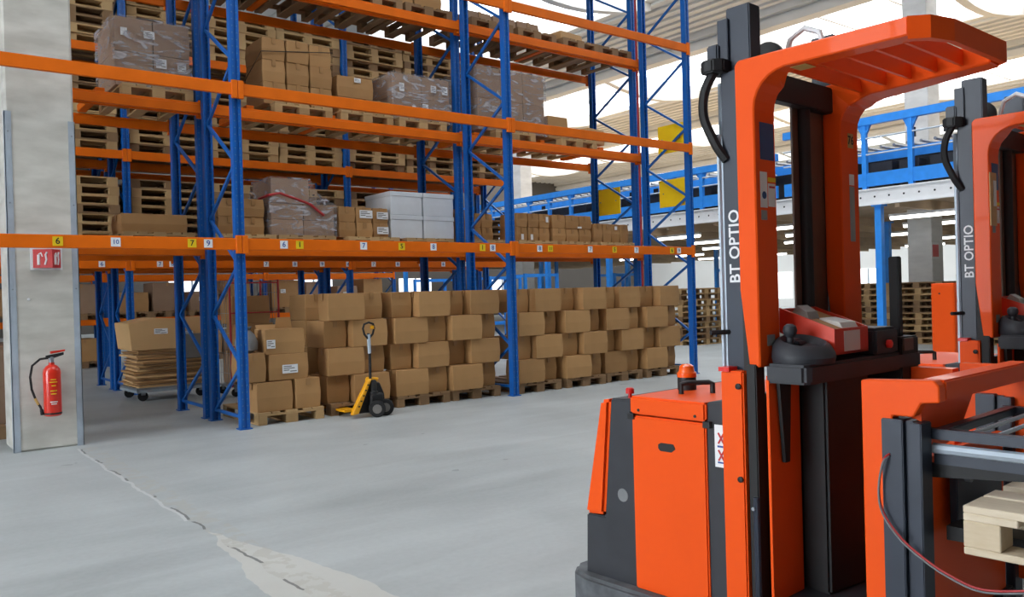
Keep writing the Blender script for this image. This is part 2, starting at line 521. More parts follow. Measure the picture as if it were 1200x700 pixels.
# fire extinguisher on the pillar
fe = thing('fire_extinguisher', 'red fire extinguisher with black hose hung on the concrete pillar', 'extinguisher', (1.455, 9.31, .34))
body = MB().lathe([(.06, 0), (.078, .012), (.08, .03), (.08, .43), (.074, .465), (.05, .495), (.026, .51), (.026, .53)], (0, 0, 0), 24).build('cylinder', 'extinguisher_red', fe, smooth=True)
MB().lathe([(.0795, 0), (.0815, .002), (.0815, .016), (.0795, .018)], (0, 0, .02), 24).build('foot_ring', 'truck_dark', body)
for zz, wd in ((.36, .05), (.335, .07), (.30, .04), (.25, .06), (.22, .05), (.14, .07), (.12, .05)):
    m_ = MB(); k = 7; n0 = len(m_.v)
    for i in range(k):
        g = -math.pi / 2 + (i / (k - 1) - .5) * wd / .08
        for h in (0, .009): m_.v.append((.0812 * math.cos(g), .0812 * math.sin(g), zz + h))
    for i in range(k - 1): m_.f.append((2 * i, 2 * i + 2, 2 * i + 3, 2 * i + 1))
    m_.build('print_line', 'label_yellow' if zz > .2 else 'paper', body)
MB().lathe([(.022, .53), (.022, .575), (.014, .58)], (0, 0, 0), 14).build('valve', 'steel', fe, smooth=True)
MB().prism([(-.05, .575), (.03, .575), (.11, .60), (.11, .625), (.02, .61), (-.05, .60)], 'y', -.012, .012).build('carry_handle', 'truck_dark', fe, bevel=.003)
MB().prism([(-.01, .615), (.12, .635), (.125, .652), (-.01, .64)], 'y', -.014, .014).build('lever', 'extinguisher_red', fe, bevel=.003)
MB().lathe([(.018, 0), (.018, -.02)], (.0, -.02, .57), 12, 'y').build('gauge', 'steel', fe)
hp = [(-.03, 0, .575), (-.10, -.01, .57), (-.17, -.015, .51), (-.19, -.015, .40), (-.18, -.015, .28), (-.15, -.015, .18), (-.11, -.01, .10), (-.095, -.005, .05)]
hz = MB().tube(hp, .011, 8).build('hose', 'truck_dark', fe, smooth=True)
MB().tube([(-.10, -.006, .075), (-.093, -.004, .02)], .016, 8).build('nozzle', 'truck_dark', hz)
MB().tube([(-.155, -.015, .19), (-.125, -.012, .125)], .0125, 8).build('hose_collar', 'sticker_tan', hz)
MB().box(-.03, .03, .07, .098, .2, .26).box(-.03, .03, .07, .098, .4, .46).build('wall_bracket', 'steel', fe)

# ------------------------------------------------------------------ pallet racks
XS = [-.51, 3.31, 7.13, 10.96]
up_mb = MB()
up_mb.prism([(-.05, -.045), (-.018, -.045), (-.018, -.03), (.018, -.03), (.018, -.045), (.05, -.045), (.05, .045), (.03, .045), (.03, -.01), (-.03, -.01), (-.03, .045), (-.05, .045)], 'z', 0, 7.4)
UP = up_mb.mesh('upright')
BASE = MB().box(-.07, .07, -.065, .065, 0, .012).mesh('base_plate')
CONN = MB().box(-.032, .032, -.006, .03, -.17, .03).mesh('beam_connector', bevel=.004)
def beam_mesh(L_):
    # stepped box beam
    return MB().prism([(-.025, -.13), (.025, -.13), (.025, -.03), (.012, -.03), (.012, 0), (-.025, 0)], 'x', -L_ / 2, L_ / 2).mesh('beam', bevel=.004)
BEAM = beam_mesh(3.82 - .10)
PLATE = MB().box(-.045, .045, -.002, .002, -.045, .045).mesh('location_plate')
def brace_mesh(d, dz): return MB().bar((0, 0, 0), (0, d, dz), .03, .035).mesh('brace')

def rack(label, yf, yb, xs, levels, front=None, back=None, plates=None, top=7.4):
    r = thing('pallet_rack', label, 'rack', (xs[0], yf, 0))
    ox, oy = xs[0], yf
    d = yb - yf
    bz = brace_mesh(d - .06, -.57); bz2 = brace_mesh(d - .06, .57); hz_ = brace_mesh(d - .06, 0)
    for x in xs:
        for y in (yf, yb):
            u = put('upright', UP, 'upright_blue', r, (x - ox, y - oy, 0), math.pi if y == yb else 0)
            put('base_plate', BASE, 'upright_plain', u)
        put('brace', hz_, 'brace_blue', r, (x - ox, .03, .13))
        z = .70; k = 0
        put('brace', bz, 'brace_blue', r, (x - ox, .03, z))
        while z < top - .7:
            put('brace', bz2 if k % 2 == 0 else bz, 'brace_blue', r, (x - ox, .03, z if k % 2 == 0 else z + .57))
            z += .57; k += 1
    for i in range(len(xs) - 1):
        xm = (xs[i] + xs[i + 1]) / 2 - ox
        me = BEAM if abs(xs[i + 1] - xs[i] - 3.82) < .03 else beam_mesh(xs[i + 1] - xs[i] - .1)
        for lv in levels:
            for side, on in (('f', front), ('b', back)):
                if on is not None and lv not in on: continue
                y = (-.07) if side == 'f' else (yb - yf + .07)
                b = put('beam', me, 'beam_orange', r, (xm, y, lv), 0 if side == 'f' else math.pi)
                hl = (xs[i + 1] - xs[i]) / 2 - .035
                for s in (-1, 1):
                    put('beam_connector', CONN, 'beam_orange', b, (s * hl, -.028, 0))
                if side == 'f' and plates and lv in plates:
                    for (bx, col, txt, dig) in plates[lv]:
                        if xs[i] < bx < xs[i + 1]:
                            p = put('location_plate', PLATE, None, b, (bx - (xs[i] + xs[i + 1]) / 2, -.029, -.065))
                            p.data = PLATE.copy(); p.data.materials.append(MATS[col])
    return r

FRONT_PLATES = {2.12: [(1.50, 'label_yellow', '6', 'digit_black'), (2.02, 'label_white', '10', 'digit_blue'),
    (2.77, 'label_yellow', '7', 'digit_black'), (2.94, 'label_white', '9', 'digit_blue'),
    (3.79, 'label_white', '6', 'digit_blue'), (3.98, 'label_yellow', '1', 'digit_black'), (4.80, 'label_white', '7', 'digit_blue'),
    (5.33, 'label_yellow', '5', 'digit_black'), (5.80, 'label_white', '8', 'digit_blue'), (6.58, 'label_yellow', '1', 'digit_black'), (6.75, 'label_white', '8', 'digit_blue'),
    (7.58, 'label_white', '8', 'digit_blue'), (7.78, 'label_yellow', '11', 'digit_black'), (8.56, 'label_white', '7', 'digit_blue'), (9.07, 'label_yellow', '5', 'digit_black'), (9.55, 'label_white', '7', 'digit_blue'),
    (10.38, 'label_yellow', '6', 'digit_black'), (10.55, 'label_white', '9', 'digit_blue')]}
C_PLATES = {2.12: [(2.9 + .52 * i if i != 1 else 3.75, 'label_white', str(6 + i % 4), 'digit_blue') for i in range(14)]}
YA, YA2, YB, YB2, YC, YC2, YD, YD2 = 9.15, 10.12, 10.38, 11.42, 14.02, 14.98, 15.25, 16.2
LV = (2.12, 3.83, 5.49)
rackA = rack('blue and orange pallet rack run nearest the camera, cartons on the floor beneath', YA, YA2, XS, LV, plates=FRONT_PLATES)
rackB = rack('blue and orange rack run just behind the front row, loaded with wrapped cartons', YB, YB2, XS, LV)
rackC = rack('rack run across the aisle holding tall stacks of empty pallets', YC, YC2, XS, (2.12, 3.83, 5.45), plates=C_PLATES)
rackD = rack('rack run standing back to back behind the empty pallet stacks', YD, YD2, XS, (2.12, 3.83, 5.45))
# digits of the location plates, as sub-parts on the plates' faces (kept at the third level)
def plate_digits(r, plates, yf):
    for lv, lst in plates.items():
        for (bx, col, txt, dig) in lst:
            cand = [b for b in r.children if b.name.startswith('beam') and abs(b.location.z - lv) < 1e-4 and b.location.y < 0 and abs(b.location.x + r.location.x - bx) < 1.92]
            if not cand: continue
            b = cand[0]
            sz = .085 if len(txt) == 1 else .062
            lettering(txt, sz, dig, b, (bx - r.location.x - b.location.x, -.0316, -.065), (math.pi / 2, 0, 0))
plate_digits(rackA, FRONT_PLATES, YA)
plate_digits(rackC, C_PLATES, YC)
# orange pallet support bars laid across the beams of the second row
SUP = MB().box(-.05, .05, 0, YB2 - YB, .0, .09).mesh('support_bar', bevel=.006)
for lv, xs_ in zip(LV, ((2.05, 5.11, 6.06, 8.075), (2.2, 3.95, 5.085, 7.5, 8.82, 10.15), (2.1, 4.375, 9.125))):
    for x in xs_: put('support_bar', SUP, 'beam_orange', rackB, (x - XS[0], 0, lv))

# the thin red pipe that climbs the rack end
rp = MB().tube([(10.96, 10.26, 0), (10.96, 10.26, 7.4)], .02, 8)
tag(rp.build('sprinkler_pipe', 'rack_red'), 'thin red sprinkler pipe climbing between the end uprights of two racks', 'pipe')

# yellow boards on the rack ends
for (y0, y1, z0, z1, lab) in ((9.27, 9.86, 2.85, 3.32, 'yellow square board on the rack end, right of the red pipe, above eye level'),
                              (9.27, 9.86, 3.78, 4.26, 'yellow board on the rack end, highest of the three'),
                              (10.83, 11.42, 2.85, 3.34, 'yellow board on the rack end, left of the red pipe')):
    b = thing('yellow_board', lab, 'sign', (11.03, (y0 + y1) / 2, z0), group='yellow boards on the rack ends')
    MB().box(-.012, .012, -(y1 - y0) / 2, (y1 - y0) / 2, 0, z1 - z0).build('panel', 'sign_yellow', b)
    for s in (-1, 1):
        MB().lathe([(.012, 0), (.012, -.01)], (-.012, s * .2, (z1 - z0) / 2), 8, 'x').build('screw', 'steel', b)

# ------------------------------------------------------------------ pallets
def pal_pieces():
    """boards and blocks of a 1.2 x 0.8 pallet, long side along x, centred, base at z=0"""
    out = []
    for yc, w_ in ((-.3275, .145), (-.19, .10), (0, .145), (.19, .10), (.3275, .145)):
        out.append(('deck_board', -.6, .6, yc - w_ / 2, yc + w_ / 2, .122, .144))
    for xc in (-.5275, 0, .5275):
        out.append(('cross_board', xc - .0725, xc + .0725, -.4, .4, .100, .122))
    for xc in (-.5275, 0, .5275):
        for yc, w_ in ((-.35, .1), (0, .145), (.35, .1)):
            out.append(('block', xc - .0725, xc + .0725, yc - w_ / 2, yc + w_ / 2, .022, .100))
    for yc, w_ in ((-.35, .1), (0, .145), (.35, .1)):
        out.append(('bottom_board', -.6, .6, yc - w_ / 2, yc + w_ / 2, 0, .022))
    return out
_mb = MB()
for p in pal_pieces(): _mb.box(*p[1:])
PALLET = _mb.mesh('pallet')
PALLETS = {}
for m_ in ('pallet_wood', 'pallet_wood_dark', 'pallet_wood_new'):
    c = PALLET.copy(); c.materials.append(MATS[m_]); PALLETS[m_] = c
_piece = {}
def pallet(label, loc, rz=0.0, wood='pallet_wood', parts=False, group='wooden pallets'):
    if not parts:
        return tag(put('pallet', PALLETS[wood], None, None, loc, rz), label, 'pallet', group)
    t = thing('pallet', label, 'pallet', loc, rz, group)
    for i, (n, x0, x1, y0, y1, z0, z1) in enumerate(pal_pieces()):
        k = (n, round(x1 - x0, 3), round(y1 - y0, 3), wood)
        if k not in _piece:
            me = MB().box(-(x1 - x0) / 2, (x1 - x0) / 2, -(y1 - y0) / 2, (y1 - y0) / 2, 0, z1 - z0).mesh(n, bevel=.0025)
            me.materials.append(MATS[wood]); _piece[k] = me
        put(n, _piece[k], None, t, ((x0 + x1) / 2, (y0 + y1) / 2, z0))
    return t

# ------------------------------------------------------------------ cartons
_cart = {}
def carton_mesh(dx, dy, dz, mat, bulge=.010):
    k = (round(dx, 3), round(dy, 3), round(dz, 3), mat, bulge)
    if k in _cart: return _cart[k]
    m = MB(); g = .002 + bulge
    rings = []
    for z, b in ((0, 0), (dz * .48, bulge), (dz, 0)):
        hx, hy = dx / 2 - g + b, dy / 2 - g + b
        rings.append(len(m.v)); m.v += [(-hx, -hy, z), (hx, -hy, z), (hx, hy, z), (-hx, hy, z)]
    m.f.append((3, 2, 1, 0)); m.f.append((8, 9, 10, 11))
    for r in (0, 4):
        for i in range(4):
            j = (i + 1) % 4; m.f.append((r + i, r + j, r + 4 + j, r + 4 + i))
    me = m.mesh('carton', bevel=.005); me.materials.append(MATS[mat]); _cart[k] = me
    return me
_tape = {}
def tape_mesh(dx, dy, dz):
    k = (round(dx, 3), round(dy, 3), round(dz, 3))
    if k in _tape: return _tape[k]
    m = MB(); w_ = .025; e = .0035
    if dx >= dy:
        m.box(-dx / 2 - e, dx / 2 + e, -w_, w_, dz, dz + .0015)
        for s in (-1, 1): m.box(s * (dx / 2 + .0045) - .003, s * (dx / 2 + .0045) + .003, -w_, w_, dz - .08, dz + .001)
    else:
        m.box(-w_, w_, -dy / 2 - e, dy / 2 + e, dz, dz + .0015)
        for s in (-1, 1): m.box(-w_, w_, s * (dy / 2 + .0045) - .003, s * (dy / 2 + .0045) + .003, dz - .08, dz + .001)
    me = m.mesh('tape'); me.materials.append(MATS['tape']); _tape[k] = me
    return me
def sticker(parent, x, y, z, wd, ht, face='y', mat='label_white', lines=True):
    """paper label on the -y or -x face of its parent, with printed lines"""
    if face == 'y': m = MB().box(x - wd / 2, x + wd / 2, y - .003, y, z - ht / 2, z + ht / 2)
    else: m = MB().box(x - .003, x, y - wd / 2, y + wd / 2, z - ht / 2, z + ht / 2)
    o = m.build('shipping_label', mat, parent)
    if wd >= .09 and ht >= .06:
        p = MB()
        for (u0, u1, v) in ((-.42, .1, .30), (-.42, .3, .08), (-.42, -.05, -.14), (.0, .42, -.28)):
            if face == 'y': p.box(x + u0 * wd, x + u1 * wd, y - .0038, y - .003, z + v * ht - ht * .05, z + v * ht + ht * .05)
        if p.v: p.build('print', 'grey_box', o)
    return o
def carton(label, x, y, z, dx, dy, dz, rz=0.0, mat='cardboard', tape=True, group=None, st=()):
    """x, y = centre of the base"""
    o = tag(put('carton', carton_mesh(dx, dy, dz, mat), None, None, (x, y, z), rz), label, 'carton', group)
    if tape: put('tape', tape_mesh(dx, dy, dz), None, o)
    for (u, v, wd, ht) in st: sticker(o, u * dx, -dy / 2 - .006, v * dz, wd, ht)
    return o

# --- carton wall on the floor under the front rack
px = [3.50, 4.43, 5.36, 6.21, 7.28, 8.19, 9.07, 9.98]      # left edges of the 0.8 m pallets
LAYERS = ['bottom layer', 'second layer', 'third layer', 'top layer']
W, Nn, HT = .50, .315, .337
for i, x in enumerate(px):
    yfront = 9.22 + (.08 if i in (1, 2, 3) else .0) + (.06 if i > 5 else 0)
    where = ('pallet beside the foot of the first blue upright' if i == 0 else 'pallet behind the yellow hand truck' if i == 1 else
             '%s pallet right of the hand truck' % ORD[i - 2])
    pallet('low wooden floor pallet under cartons, ' + where.replace('pallet ', '', 1) if i < 2 else 'low wooden floor pallet under cartons, %s right of the hand truck' % ORD[i - 2],
           (x + .41, yfront + .62, 0), math.pi / 2, 'pallet_wood_dark' if i != 0 else 'pallet_wood', True, 'pallets under the floor cartons')
    if i == 0: continue
    rnd = random.Random(40 + i)
    for k in range(4):
        z = .144 + k * HT
        wide_left = (k % 2 == 0) ^ (i == 1)
        j1, j2 = rnd.uniform(-.09, -.01), rnd.uniform(.03, .11)
        rz1, rz2 = rnd.uniform(-.05, .03), rnd.uniform(-.02, .02)
        if wide_left:
            boxes = [(x + W / 2 - .01, yfront + .05 + Nn / 2 + j1, W, Nn, rz1, 'left'), (x + W + Nn / 2 + .012, yfront + .06 + W / 2 + j2, Nn, W, rz2, 'right')]
        else:
            boxes = [(x + Nn / 2 - .005, yfront + .06 + W / 2 + j2, Nn, W, rz2, 'left'), (x + Nn + W / 2 + .01, yfront + .05 + Nn / 2 + j1, W, Nn, rz1, 'right')]
        for (bx, by, dx, dy, rz, side) in boxes:
            carton('brown carton, front %s of %s, %s' % (side, LAYERS[k], where), bx, by, z, dx, dy, HT - .004, rz,
                   group='brown cartons stacked on the floor pallets')
        if i == 1:                                          # rear half of the end stack, seen from its open side
            carton('brown carton, rear left of %s, %s' % (LAYERS[k], where), x + Nn / 2 + .01, yfront + .06 + .50 + W / 2 + .14, z, Nn, W, HT - .004, rnd.uniform(-.03, .03),
                   group='brown cartons stacked on the floor pallets')
# first, lower stack with address labels
g1 = 'labelled cartons on the first floor pallet'
y1 = 9.25
carton('brown carton, bottom left of the low stack beside the blue upright', 3.72, y1 + .17, .144, .44, .32, .34, .0, group=g1)
carton('brown carton, bottom right of the low stack beside the blue upright', 4.12, y1 + .24, .144, .33, .46, .35, .03, group=g1)
carton('small brown carton at the left of the second layer, partly behind the blue upright', 3.50, y1 + .24, .494, .26, .44, .33, .0, group=g1)
carton('brown carton with a wide white label, second layer of the low stack', 3.90, y1 + .24, .494, .50, .42, .30, .02, group=g1, st=((.02, .42, .19, .10),))
ob = carton('open brown carton with a small white label on top of the low stack', 3.88, y1 + .24, .796, .48, .40, .29, -.04, group=g1, tape=False, st=((-.36, .42, .10, .10),))
for nm, prof in (('flap', [(-.2, .0), (.2, 0), (.17, .16), (-.17, .16)]),):
    MB().prism([(-.19, .29), (.19, .29), (.19, .295), (-.19, .295)], 'y', -.2, -.199).build('flap', 'cardboard', ob)
MB().prism([(.02, .285), (.235, .285), (.215, .42), (.04, .42)], 'y', .193, .198).build('flap', 'cardboard', ob)
MB().prism([(.196, .288), (.2, .288), (.26, .335), (.256, .337)], 'x', -.2, .2).build('flap', 'cardboard', ob)

# ------------------------------------------------------------------ loads on the second row
ZP = .144
def load_pallet(x, lv, label, y=YB + .45, wood='pallet_wood'):
    return pallet(label, (x, y, LV[lv]), math.pi / 2, wood, lv == 1, 'pallets on the loaded rack')
def wrapped(label, x0, x1, y0, y1, z0, z1, nx, nz, labels=(), group='film wrapped carton loads'):
    t = thing('wrapped_load', label, 'wrapped load', ((x0 + x1) / 2, (y0 + y1) / 2, z0), group=group)
    dx, dz = (x1 - x0) / nx, (z1 - z0) / nz
    for k in range(nz):
        for i in range(nx):
            me = carton_mesh(dx, (y1 - y0), dz - .002, 'wrapped_card', .004)
            put('carton', me, None, t, (-(x1 - x0) / 2 + dx * (i + .5), random.uniform(-.008, .008), k * dz))
    for (u, v, wd, ht) in labels:
        sticker(t, -(x1 - x0) / 2 + u * (x1 - x0), -(y1 - y0) / 2 - .014, v * (z1 - z0), wd, ht)
    # film skin: slightly irregular closed shell
    m = MB(); nsg = 5; hx, hy, H_ = (x1 - x0) / 2 + .02, (y1 - y0) / 2 + .022, z1 - z0
    rings = 6
    for r in range(rings):
        for (ax, ay, bx, by) in ((-1, -1, 1, -1), (1, -1, 1, 1), (1, 1, -1, 1), (-1, 1, -1, -1)):
            for q in range(nsg):
                u = q / nsg
                jit = random.uniform(-.006, .01)
                m.v.append(((ax + (bx - ax) * u) * (hx + jit), (ay + (by - ay) * u) * (hy + jit), r / (rings - 1) * (H_ + .012) + .001))
    n = nsg * 4
    for r in range(rings - 1):
        for q in range(n):
            m.f.append((r * n + q, r * n + (q + 1) % n, (r + 1) * n + (q + 1) % n, (r + 1) * n + q))
    m.f.append(tuple((rings - 1) * n + q for q in range(n)))
    m.build('stretch_film', 'stretch_film', t)
    return t
def carton_block(base, x0, x1, yf, z0, z1, nx, nz, depth=.4, group='cartons on the loaded rack', mat='cardboard', st=None, gap=0.006):
    dx, dz = (x1 - x0) / nx, (z1 - z0) / nz
    hor = {1: [''], 2: ['left', 'right'], 3: ['left', 'middle', 'right'], 4: ['far left', 'left', 'right', 'far right']}[nx]
    ver = {1: [''], 2: ['lower', 'upper'], 3: ['bottom', 'middle-row', 'top']}[nz]
    for k in range(nz):
        for i in range(nx):
            pos = ' '.join(q for q in (ver[k], hor[i]) if q)
            s = st.get((i, k), ()) if st else ()
            carton(base % pos if '%s' in base else base, x0 + dx * (i + .5), yf + depth / 2 + random.uniform(-.012, .012), z0 + k * dz, dx - gap, depth, dz - .002, random.uniform(-.006, .006),
                   mat, True, group, s)

L1, L2, L3 = LV[0] + ZP, LV[1] + ZP, LV[2] + ZP
# lower level (2.1 m)
for x, t in ((2.77, 'under the long flat carton'), (3.79, 'under the two cartons behind the first upright'), (4.62, 'under the film bundle with red tape'), (5.6, 'under the labelled cartons'), (6.52, 'under the white boxes'),
             (7.6, 'behind the second blue upright'), (8.55, 'under the small tagged cartons'), (9.45, 'under the middle cartons of the right bay'), (10.35, 'under the rightmost cartons')):
    load_pallet(x, 0, 'wooden pallet on the lower rack level ' + t)
carton('long flat brown carton on the lower rack level, right of the pillar', 2.77, YB + .3, L1, .76, .5, .23, 0, group='cartons on the loaded rack')
carton_block('%s brown carton beside the first blue upright, lower rack level', 3.49, 4.10, YB, L1, L1 + .46, 2, 2, .5)
wf = wrapped('film wrapped carton bundle with red tape, lower rack level', 4.17, 5.06, YB - .02, YB + .8, L1, L1 + .42, 2, 2)
MB().box(-.40, .12, -.34, .3, .43, .76).build('carton', 'wrapped_card', wf, bevel=.004)
fv = MB()
fv.v = [(-.46, -.43, .0), (-.46, -.43, .42), (-.43, -.38, .62), (-.41, -.36, .775), (.13, -.36, .775), (.2, -.40, .60), (.46, -.43, .43), (.46, .40, .43), (.13, .32, .775), (-.41, .32, .775), (-.46, .40, .42), (-.46, .42, 0)]
fv.f = [(1, 6, 5, 2), (2, 5, 4, 3), (3, 4, 8, 9), (5, 6, 7, 8), (4, 5, 8), (0, 1, 10, 11), (1, 2, 3, 9, 10)]
fv.build('film_hood', 'stretch_film', wf)
MB().tube([(-.475, -.1, .50), (-.46, -.425, .52), (-.32, -.425, .55), (-.05, -.425, .47), (.10, -.43, .42), (.28, -.445, .28)], .018, 6).build('red_tape', 'rack_red', wf)
carton_block('%s brown carton of the labelled block left of the white boxes', 5.13, 5.92, YB, L1, L1 + .42, 3, 2, .45, st={(1, 1): ((.1, .55, .20, .11),), (2, 1): ((.1, .5, .18, .10),), (2, 0): ((.1, .5, .18, .10),)})
for k in range(2):
    for i in range(2):
        o = tag(put('white_box', carton_mesh(.53, .75, .335, 'white_card', .003), None, None, (6.215 + i * .55, YB + .38, L1 + k * .337)), '%s %s white box of four on the lower rack level' % (('lower', 'upper')[k], ('left', 'right')[i]), 'box', 'white boxes on the rack')
        MB().box(-.270, .270, -.380, .380, .27, .3355).build('lid', 'white_card', o, bevel=.004)
carton_block('%s brown carton right behind the second blue upright, lower level', 7.25, 7.95, YB + .25, L1, L1 + .44, 3, 2, .45)
carton_block('%s small brown carton with white tags, right bay lower level', 8.22, 8.93, YB, L1, L1 + .45, 3, 2, .45, st={(0, 0): ((0, .3, .05, .09),), (1, 0): ((-.2, .3, .05, .09),), (2, 1): ((.2, .6, .05, .09),)})
carton_block('%s brown carton in the middle of the right bay, lower level', 8.98, 9.87, YB, L1, L1 + .45, 3, 2, .45, st={(1, 1): ((.5, .1, .09, .03),)})
carton_block('%s brown carton at the right end of the lower rack level', 9.90, 10.78, YB, L1, L1 + .33, 4, 1, .45, st={(2, 0): ((0, .8, .06, .06),)})
# middle level (3.8 m)
for x, t in ((2.80, 'under the film wrapped cartons above the pillar side'), (4.62, 'under the tall tan carton stack'), (5.55, 'under the box beside the tall stack'), (6.45, 'under the grey wrapped load'), (8.15, 'under the tall wrapped load of the right bay'), (9.5, 'under the loose cartons at the rack end')):
    load_pallet(x, 1, 'wooden pallet on the middle rack level ' + t)
wrapped('film wrapped carton load with white labels, middle level, right of the pillar', 2.36, 3.21, YB - .02, YB + .85, L2, L2 + .80, 2, 2, ((.12, .78, .07, .09), (.45, .78, .12, .09), (.6, .38, .12, .11), (.88, .36, .10, .10)))
carton_block('%s tan carton of the tall stack on the middle rack level', 4.12, 5.10, YB, L2, L2 + .86, 3, 3, .6, group='tall carton stack')
strap = MB().tube([(4.10, YB + .55, L2 + .4), (4.11, YB - .012, L2 + .66), (5.11, YB - .012, L2 + .79)], .006, 5)
tag(strap.build('packing_strap', 'truck_dark'), 'thin dark strap round the tall tan carton stack', 'strap')
carton('brown carton with a white label on the middle level, between two loads', 5.45, YB + .2, L2 + .22, .56, .4, .29, group='cartons on the loaded rack', st=((.05, .85, .1, .06),))
carton_block('%s flat brown carton under the single carton, middle level', 5.17, 6.0, YB - .01, L2, L2 + .215, 2, 1, .5, st={(0, 0): ((.0, .6, .11, .07),), (1, 0): ((-.1, .5, .1, .07),)})
wrapped('grey film wrapped load with white labels in the middle of the middle level', 6.02, 7.0, YB - .02, YB + .85, L2, L2 + .66, 2, 2, ((.15, .7, .08, .12), (.7, .75, .09, .1), (.9, .75, .1, .12), (.35, .25, .06, .1), (.55, .3, .1, .12)))
wrapped('tall film wrapped load on the middle level of the right bay', 7.52, 8.86, YB - .02, YB + .85, L2, L2 + .98, 3, 2)
carton('small brown carton standing right of the tall wrapped load', 9.17, YB + .18, L2, .45, .35, .37, group='cartons on the loaded rack')
carton('pale crumpled carton at the right of the middle rack level', 10.05, YB + .22, L2, .5, .36, .26, .2, 'cardboard_light', False, 'cartons on the loaded rack')
carton('dark low carton between the small and the crumpled one, middle level', 9.55, YB + .2, L2, .3, .3, .17, -.1, 'wrapped_card', False, 'cartons on the loaded rack')
# upper level (5.5 m)
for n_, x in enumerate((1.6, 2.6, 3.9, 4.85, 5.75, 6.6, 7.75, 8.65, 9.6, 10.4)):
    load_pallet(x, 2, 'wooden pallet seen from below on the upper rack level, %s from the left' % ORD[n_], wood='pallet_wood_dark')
carton_block('%s tan carton on the upper level, left of the second upright', 5.45, 6.95, YB + .02, L3, L3 + .35, 3, 1, .5, gap=.02)
carton_block('%s brown carton at the left of the upper rack level', 3.7, 5.3, YB + .02, L3, L3 + .45, 3, 1, .5)
carton_block('%s low carton on the upper level of the right bay', 7.45, 8.9, YB + .1, L3, L3 + .2, 3, 1, .5, mat='wrapped_card', gap=.02)
carton('single low carton near the right end of the upper level', 9.6, YB + .3, L3, .55, .4, .2, .1, 'cardboard_light', False, 'cartons on the loaded rack')

# ------------------------------------------------------------------ stacks of empty pallets across the aisle
stacks = [(1.32, 0), (2.60, 0), (3.99, 1), (5.23, 1), (6.46, 1), (7.80, 2), (9.04, 2), (10.28, 2)]
rnd = random.Random(5)
for si, (x, b) in enumerate(stacks):
    for lv, (z0, cnt) in enumerate(((2.12, 9), (3.83, 9), (5.45, 6))):
        if lv == 0 and si in (6, 7): cnt = 6
        for k in range(cnt):
            pallet('empty wooden pallet, %s from bottom, %s stack from left, %s level of back rack' % (ORD[k], ORD[si], LEV[lv]),
                   (x + rnd.uniform(-.012, .012), 14.44 + rnd.uniform(-.03, .03), z0 + k * .144), rnd.uniform(-.015, .015), rnd.choice(('pallet_wood', 'pallet_wood', 'pallet_wood_dark')), False, 'empty pallets on the back rack')
# solid cartons added on the run behind, blocking light through the pallet gaps
for si, x in enumerate((1.35, 2.6, 4.0, 5.2, 6.45, 7.8, 9.05, 10.25)):
    for lv, z0 in enumerate((2.12, 3.83, 5.45)):
        carton('solid carton added to block light behind the empty pallets, %s level, %s from the left' % (LEV[lv], ORD[si]), x, 15.72, z0, 1.15, .85, 1.22, 0, 'wrapped_card', True, 'cartons added to block light behind the empty pallets')
# stacks on the floor in front of the mezzanine
for si, (x, y, rz, cnt, lab) in enumerate(((16.95, 14.05, 0, 10, 'floor stack just right of the end upright'), (15.55, 15.2, 0, 10, 'floor stack hidden behind the end upright'),
                                  (19.7, 9.45, math.pi / 2, 10, 'floor stack seen through the truck mast'), (19.8, 10.75, math.pi / 2, 10, 'floor stack left of the black pole'), (20.0, 8.1, math.pi / 2, 11, 'floor stack near the orange cabinet'))):
    for k in range(cnt):
        pallet('empty wooden pallet, %s from bottom, %s' % (ORD[k], lab), (x + rnd.uniform(-.03, .03), y + rnd.uniform(-.03, .03), k * .144), rz + rnd.uniform(-.02, .02), rnd.choice(('pallet_wood', 'pallet_wood_dark', 'pallet_wood')), False, 'empty pallets stacked on the floor')

# ------------------------------------------------------------------ hand pallet truck
ht = thing('hand_pallet_truck', 'yellow hand pallet truck with black upright handle parked at the carton wall', 'pallet truck', (4.76, 8.96, 0))
for s in (-1, 1):
    MB().prism([(s * .10, 0.06), (s * .26, 0.06), (s * .26, .085), (s * .10, .085)], 'y', .12, 1.25).build('fork', 'truck_yellow', ht)
    MB().lathe([(.035, -.04), (.035, .04)], (s * .18, 1.1, .036), 12, 'x').build('load_roller', 'tyre', ht)
MB().prism([(-.05, .44), (.0, .46), (-.185, .055), (-.27, .045), (-.25, .10)], 'y', -.10, -.03).build('shroud_leg', 'truck_yellow', ht, bevel=.008)
MB().prism([(.02, .44), (.10, .43), (.26, .055), (.16, .055)], 'y', .06, .13).build('shroud_leg', 'truck_yellow', ht, bevel=.008)
MB().prism([(-.02, .42), (.10, .42), (.12, .46), (.0, .47)], 'y', -.06, .06).build('head_frame', 'truck_yellow', ht, bevel=.01)
MB().prism([(-.19, .05), (-.02, .41), (.13, .40), (.19, .26), (.2, .05)], 'y', -.05, .05).build('shroud_plate', 'truck_dark', ht, bevel=.01)
for k in range(5):
    u = .12 + k * .17
    MB().box(-.012, .012, -.104, -.10, -.008, .008).build('rivet', 'truck_dark', ht, loc=(-.03 - .19 * u, 0, .43 - .36 * u))
MB().lathe([(.06, .08), (.06, .30), (.045, .31), (.045, .42), (.03, .44)], (.03, -.06, 0), 16).build('pump', 'truck_dark', ht, smooth=True)
MB().box(-.03, .14, -.12, .0, .14, .28).build('pump_block', 'truck_dark', ht, bevel=.015)
for s in (.03, .17):
    wv = MB().lathe([(.05, -.028), (.092, -.026), (.1, -.018), (.1, .018), (.092, .026), (.05, .028)], (0, 0, 0), 22, 'x').build('steering_wheel', 'tyre', ht, smooth=True, loc=(s, -.15 + (s - .03) * .35, .1))
    wv.rotation_euler.z = math.radians(62)
    MB().lathe([(.055, -.03), (.055, .03)], (0, 0, 0), 14, 'x').build('hub', 'grey_box', wv)
